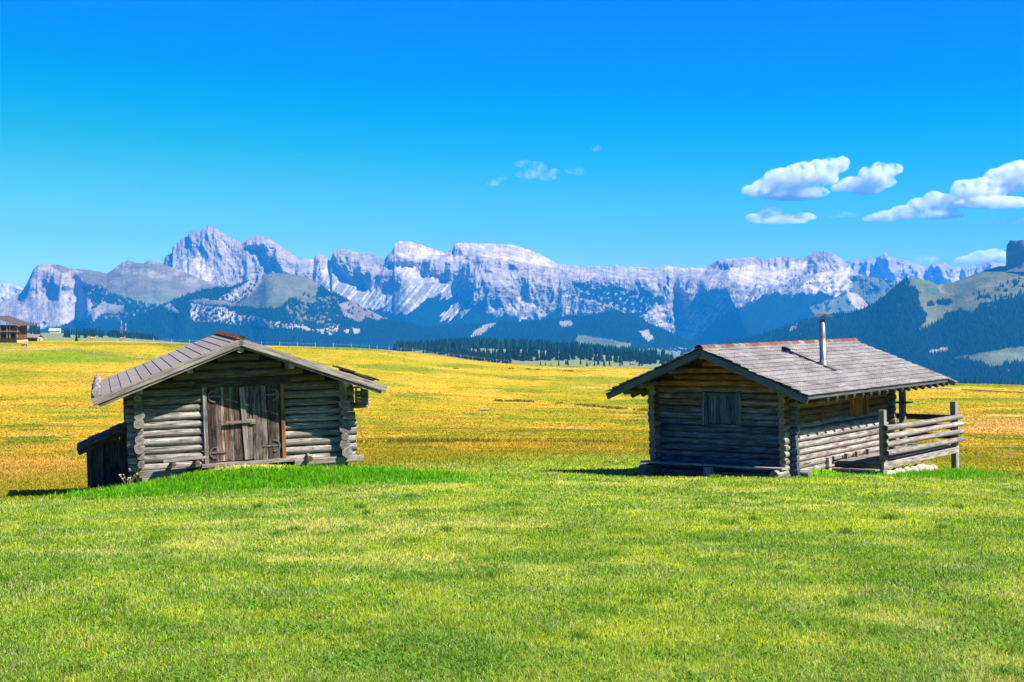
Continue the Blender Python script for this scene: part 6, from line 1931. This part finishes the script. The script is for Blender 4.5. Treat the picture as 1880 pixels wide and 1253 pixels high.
# dark sedge lines along the small drains
def drain():
    segs = [[(820, 678), (900, 677), (980, 679), (1060, 683)], [(905, 737), (960, 738), (1010, 740), (1080, 746), (1140, 752), (1210, 756)], [(620, 814), (760, 813), (900, 812), (1040, 814), (1200, 816)], [(1120, 681), (1180, 684), (1260, 688)]]
    V, n = [], 0
    pts = []
    rg = np.random.default_rng(15)
    for s, dens, rng_ in zip(segs, (160, 1200, 1100, 100), ((380, 470), (220, 300), (78, 96), (390, 470))):
        sx, sy = [p[0] for p in s], [p[1] for p in s]
        for q in range(0, dens, 20):
            px = rg.uniform(sx[0], sx[-1])
            r, th = r_for(px, np.interp(px, sx, sy), *rng_)
            if rg.random() < 0.35 * (1 + math.sin(px * 0.11)): continue
            for k in range(20):
                pts.append((r * math.sin(th) + rg.normal(0, 0.5), r * math.cos(th) + rg.normal(0, 0.25), r))
    P = np.array(pts); n = len(P)
    x, y, r = P.T
    z = H(x, y)
    h = rg.uniform(0.15, 0.48, n) * np.where(r < 120, 0.8, 1.2); w = 0.0006 * r
    V = np.stack([np.stack([x - w, y, z], -1), np.stack([x + w, y, z], -1), np.stack([x + rg.normal(0, 0.15, n), y, z + h], -1)], 1).reshape(-1, 3)
    C = np.repeat(np.array([[0.22, 0.18, 0.03]]) * rg.uniform(0.4, 2.2, (n, 1)), 3, 0)
    tag(np_mesh('sedge', V, np.arange(3 * n).reshape(-1, 3), GRASS_MAT, C, smooth=False), 'dark sedge and tall seed heads lining the shallow drains in the meadow', 'grass', kind='stuff')
drain()

# little flowers in the lawn
def flowers():
    rg = np.random.default_rng(16)
    n = 420
    r = 8 * (34 / 8) ** rg.random(n); px = rg.uniform(-40, 1920, n)
    th = np.arctan((px - 940) / F_PX); x, y = r * np.sin(th), r * np.cos(th)
    k = (fbm(x * 0.3, y * 0.3, 2, 33) > 0.05) & (lawn_mask(x, y) > 0.5)
    x, y, r = x[k], y[k], r[k]; n = len(x)
    z = H(x, y) + rg.uniform(0.03, 0.08, n)
    q = rg.uniform(0.006, 0.011, n) * (1 + r / 60)
    ring = [np.stack([x + q * np.cos(a), y + q * np.sin(a), z], -1) for a in np.linspace(0, 2 * np.pi, 6, endpoint=False)]
    V = np.stack(ring + [np.stack([x, y, z + q], -1), np.stack([x, y, z - q * 0.8], -1)], 1).reshape(-1, 3)
    i = np.arange(n)[:, None] * 8
    F = np.concatenate([i + np.array([[j, (j + 1) % 6, 6]]) for j in range(6)] + [i + np.array([[(j + 1) % 6, j, 7]]) for j in range(6)])
    kind = rg.random(n)
    C = np.where((kind < 0.5)[:, None], [[0.42, 0.40, 0.40]], np.where((kind < 0.85)[:, None], [[0.50, 0.36, 0.01]], [[0.35, 0.14, 0.30]]))
    tag(np_mesh('wildflowers', V, F, GRASS_MAT, np.repeat(C, 8, 0)), 'tiny white clover and yellow flowers dotted over the lawn', 'flowers', kind='stuff')
flowers()
# ------------------------------------------------------------------ the air
def haze():
    bm = bmesh.new()
    bmesh.ops.create_cube(bm, size=1.0)
    x0, x1, y0, y1, z0, z1 = -9000, 9000, -6500, 16500, -900, 905
    for v in bm.verts:
        v.co = Vector(((x0 + x1) / 2 + v.co.x * (x1 - x0), (y0 + y1) / 2 + v.co.y * (y1 - y0), (z0 + z1) / 2 + v.co.z * (z1 - z0)))
    me = bpy.data.meshes.new('haze')
    bm.to_mesh(me); bm.free()
    o = bpy.data.objects.new('haze', me)
    COL.objects.link(o)
    m = bpy.data.materials.new('haze_air')
    m.use_nodes = True
    t = m.node_tree
    t.nodes.remove(t.nodes['Principled BSDF'])
    v = t.nodes.new('ShaderNodeVolumePrincipled')
    v.inputs['Color'].default_value = (0.02, 0.37, 1.0, 1)
    v.inputs['Density'].default_value = HAZE_DENSITY
    v.inputs['Anisotropy'].default_value = 0.0
    t.links.new(v.outputs[0], t.nodes['Material Output'].inputs['Volume'])
    me.materials.append(m)
    tag(o, kind='stuff')
HAZE_DENSITY = 5.2e-5
haze()
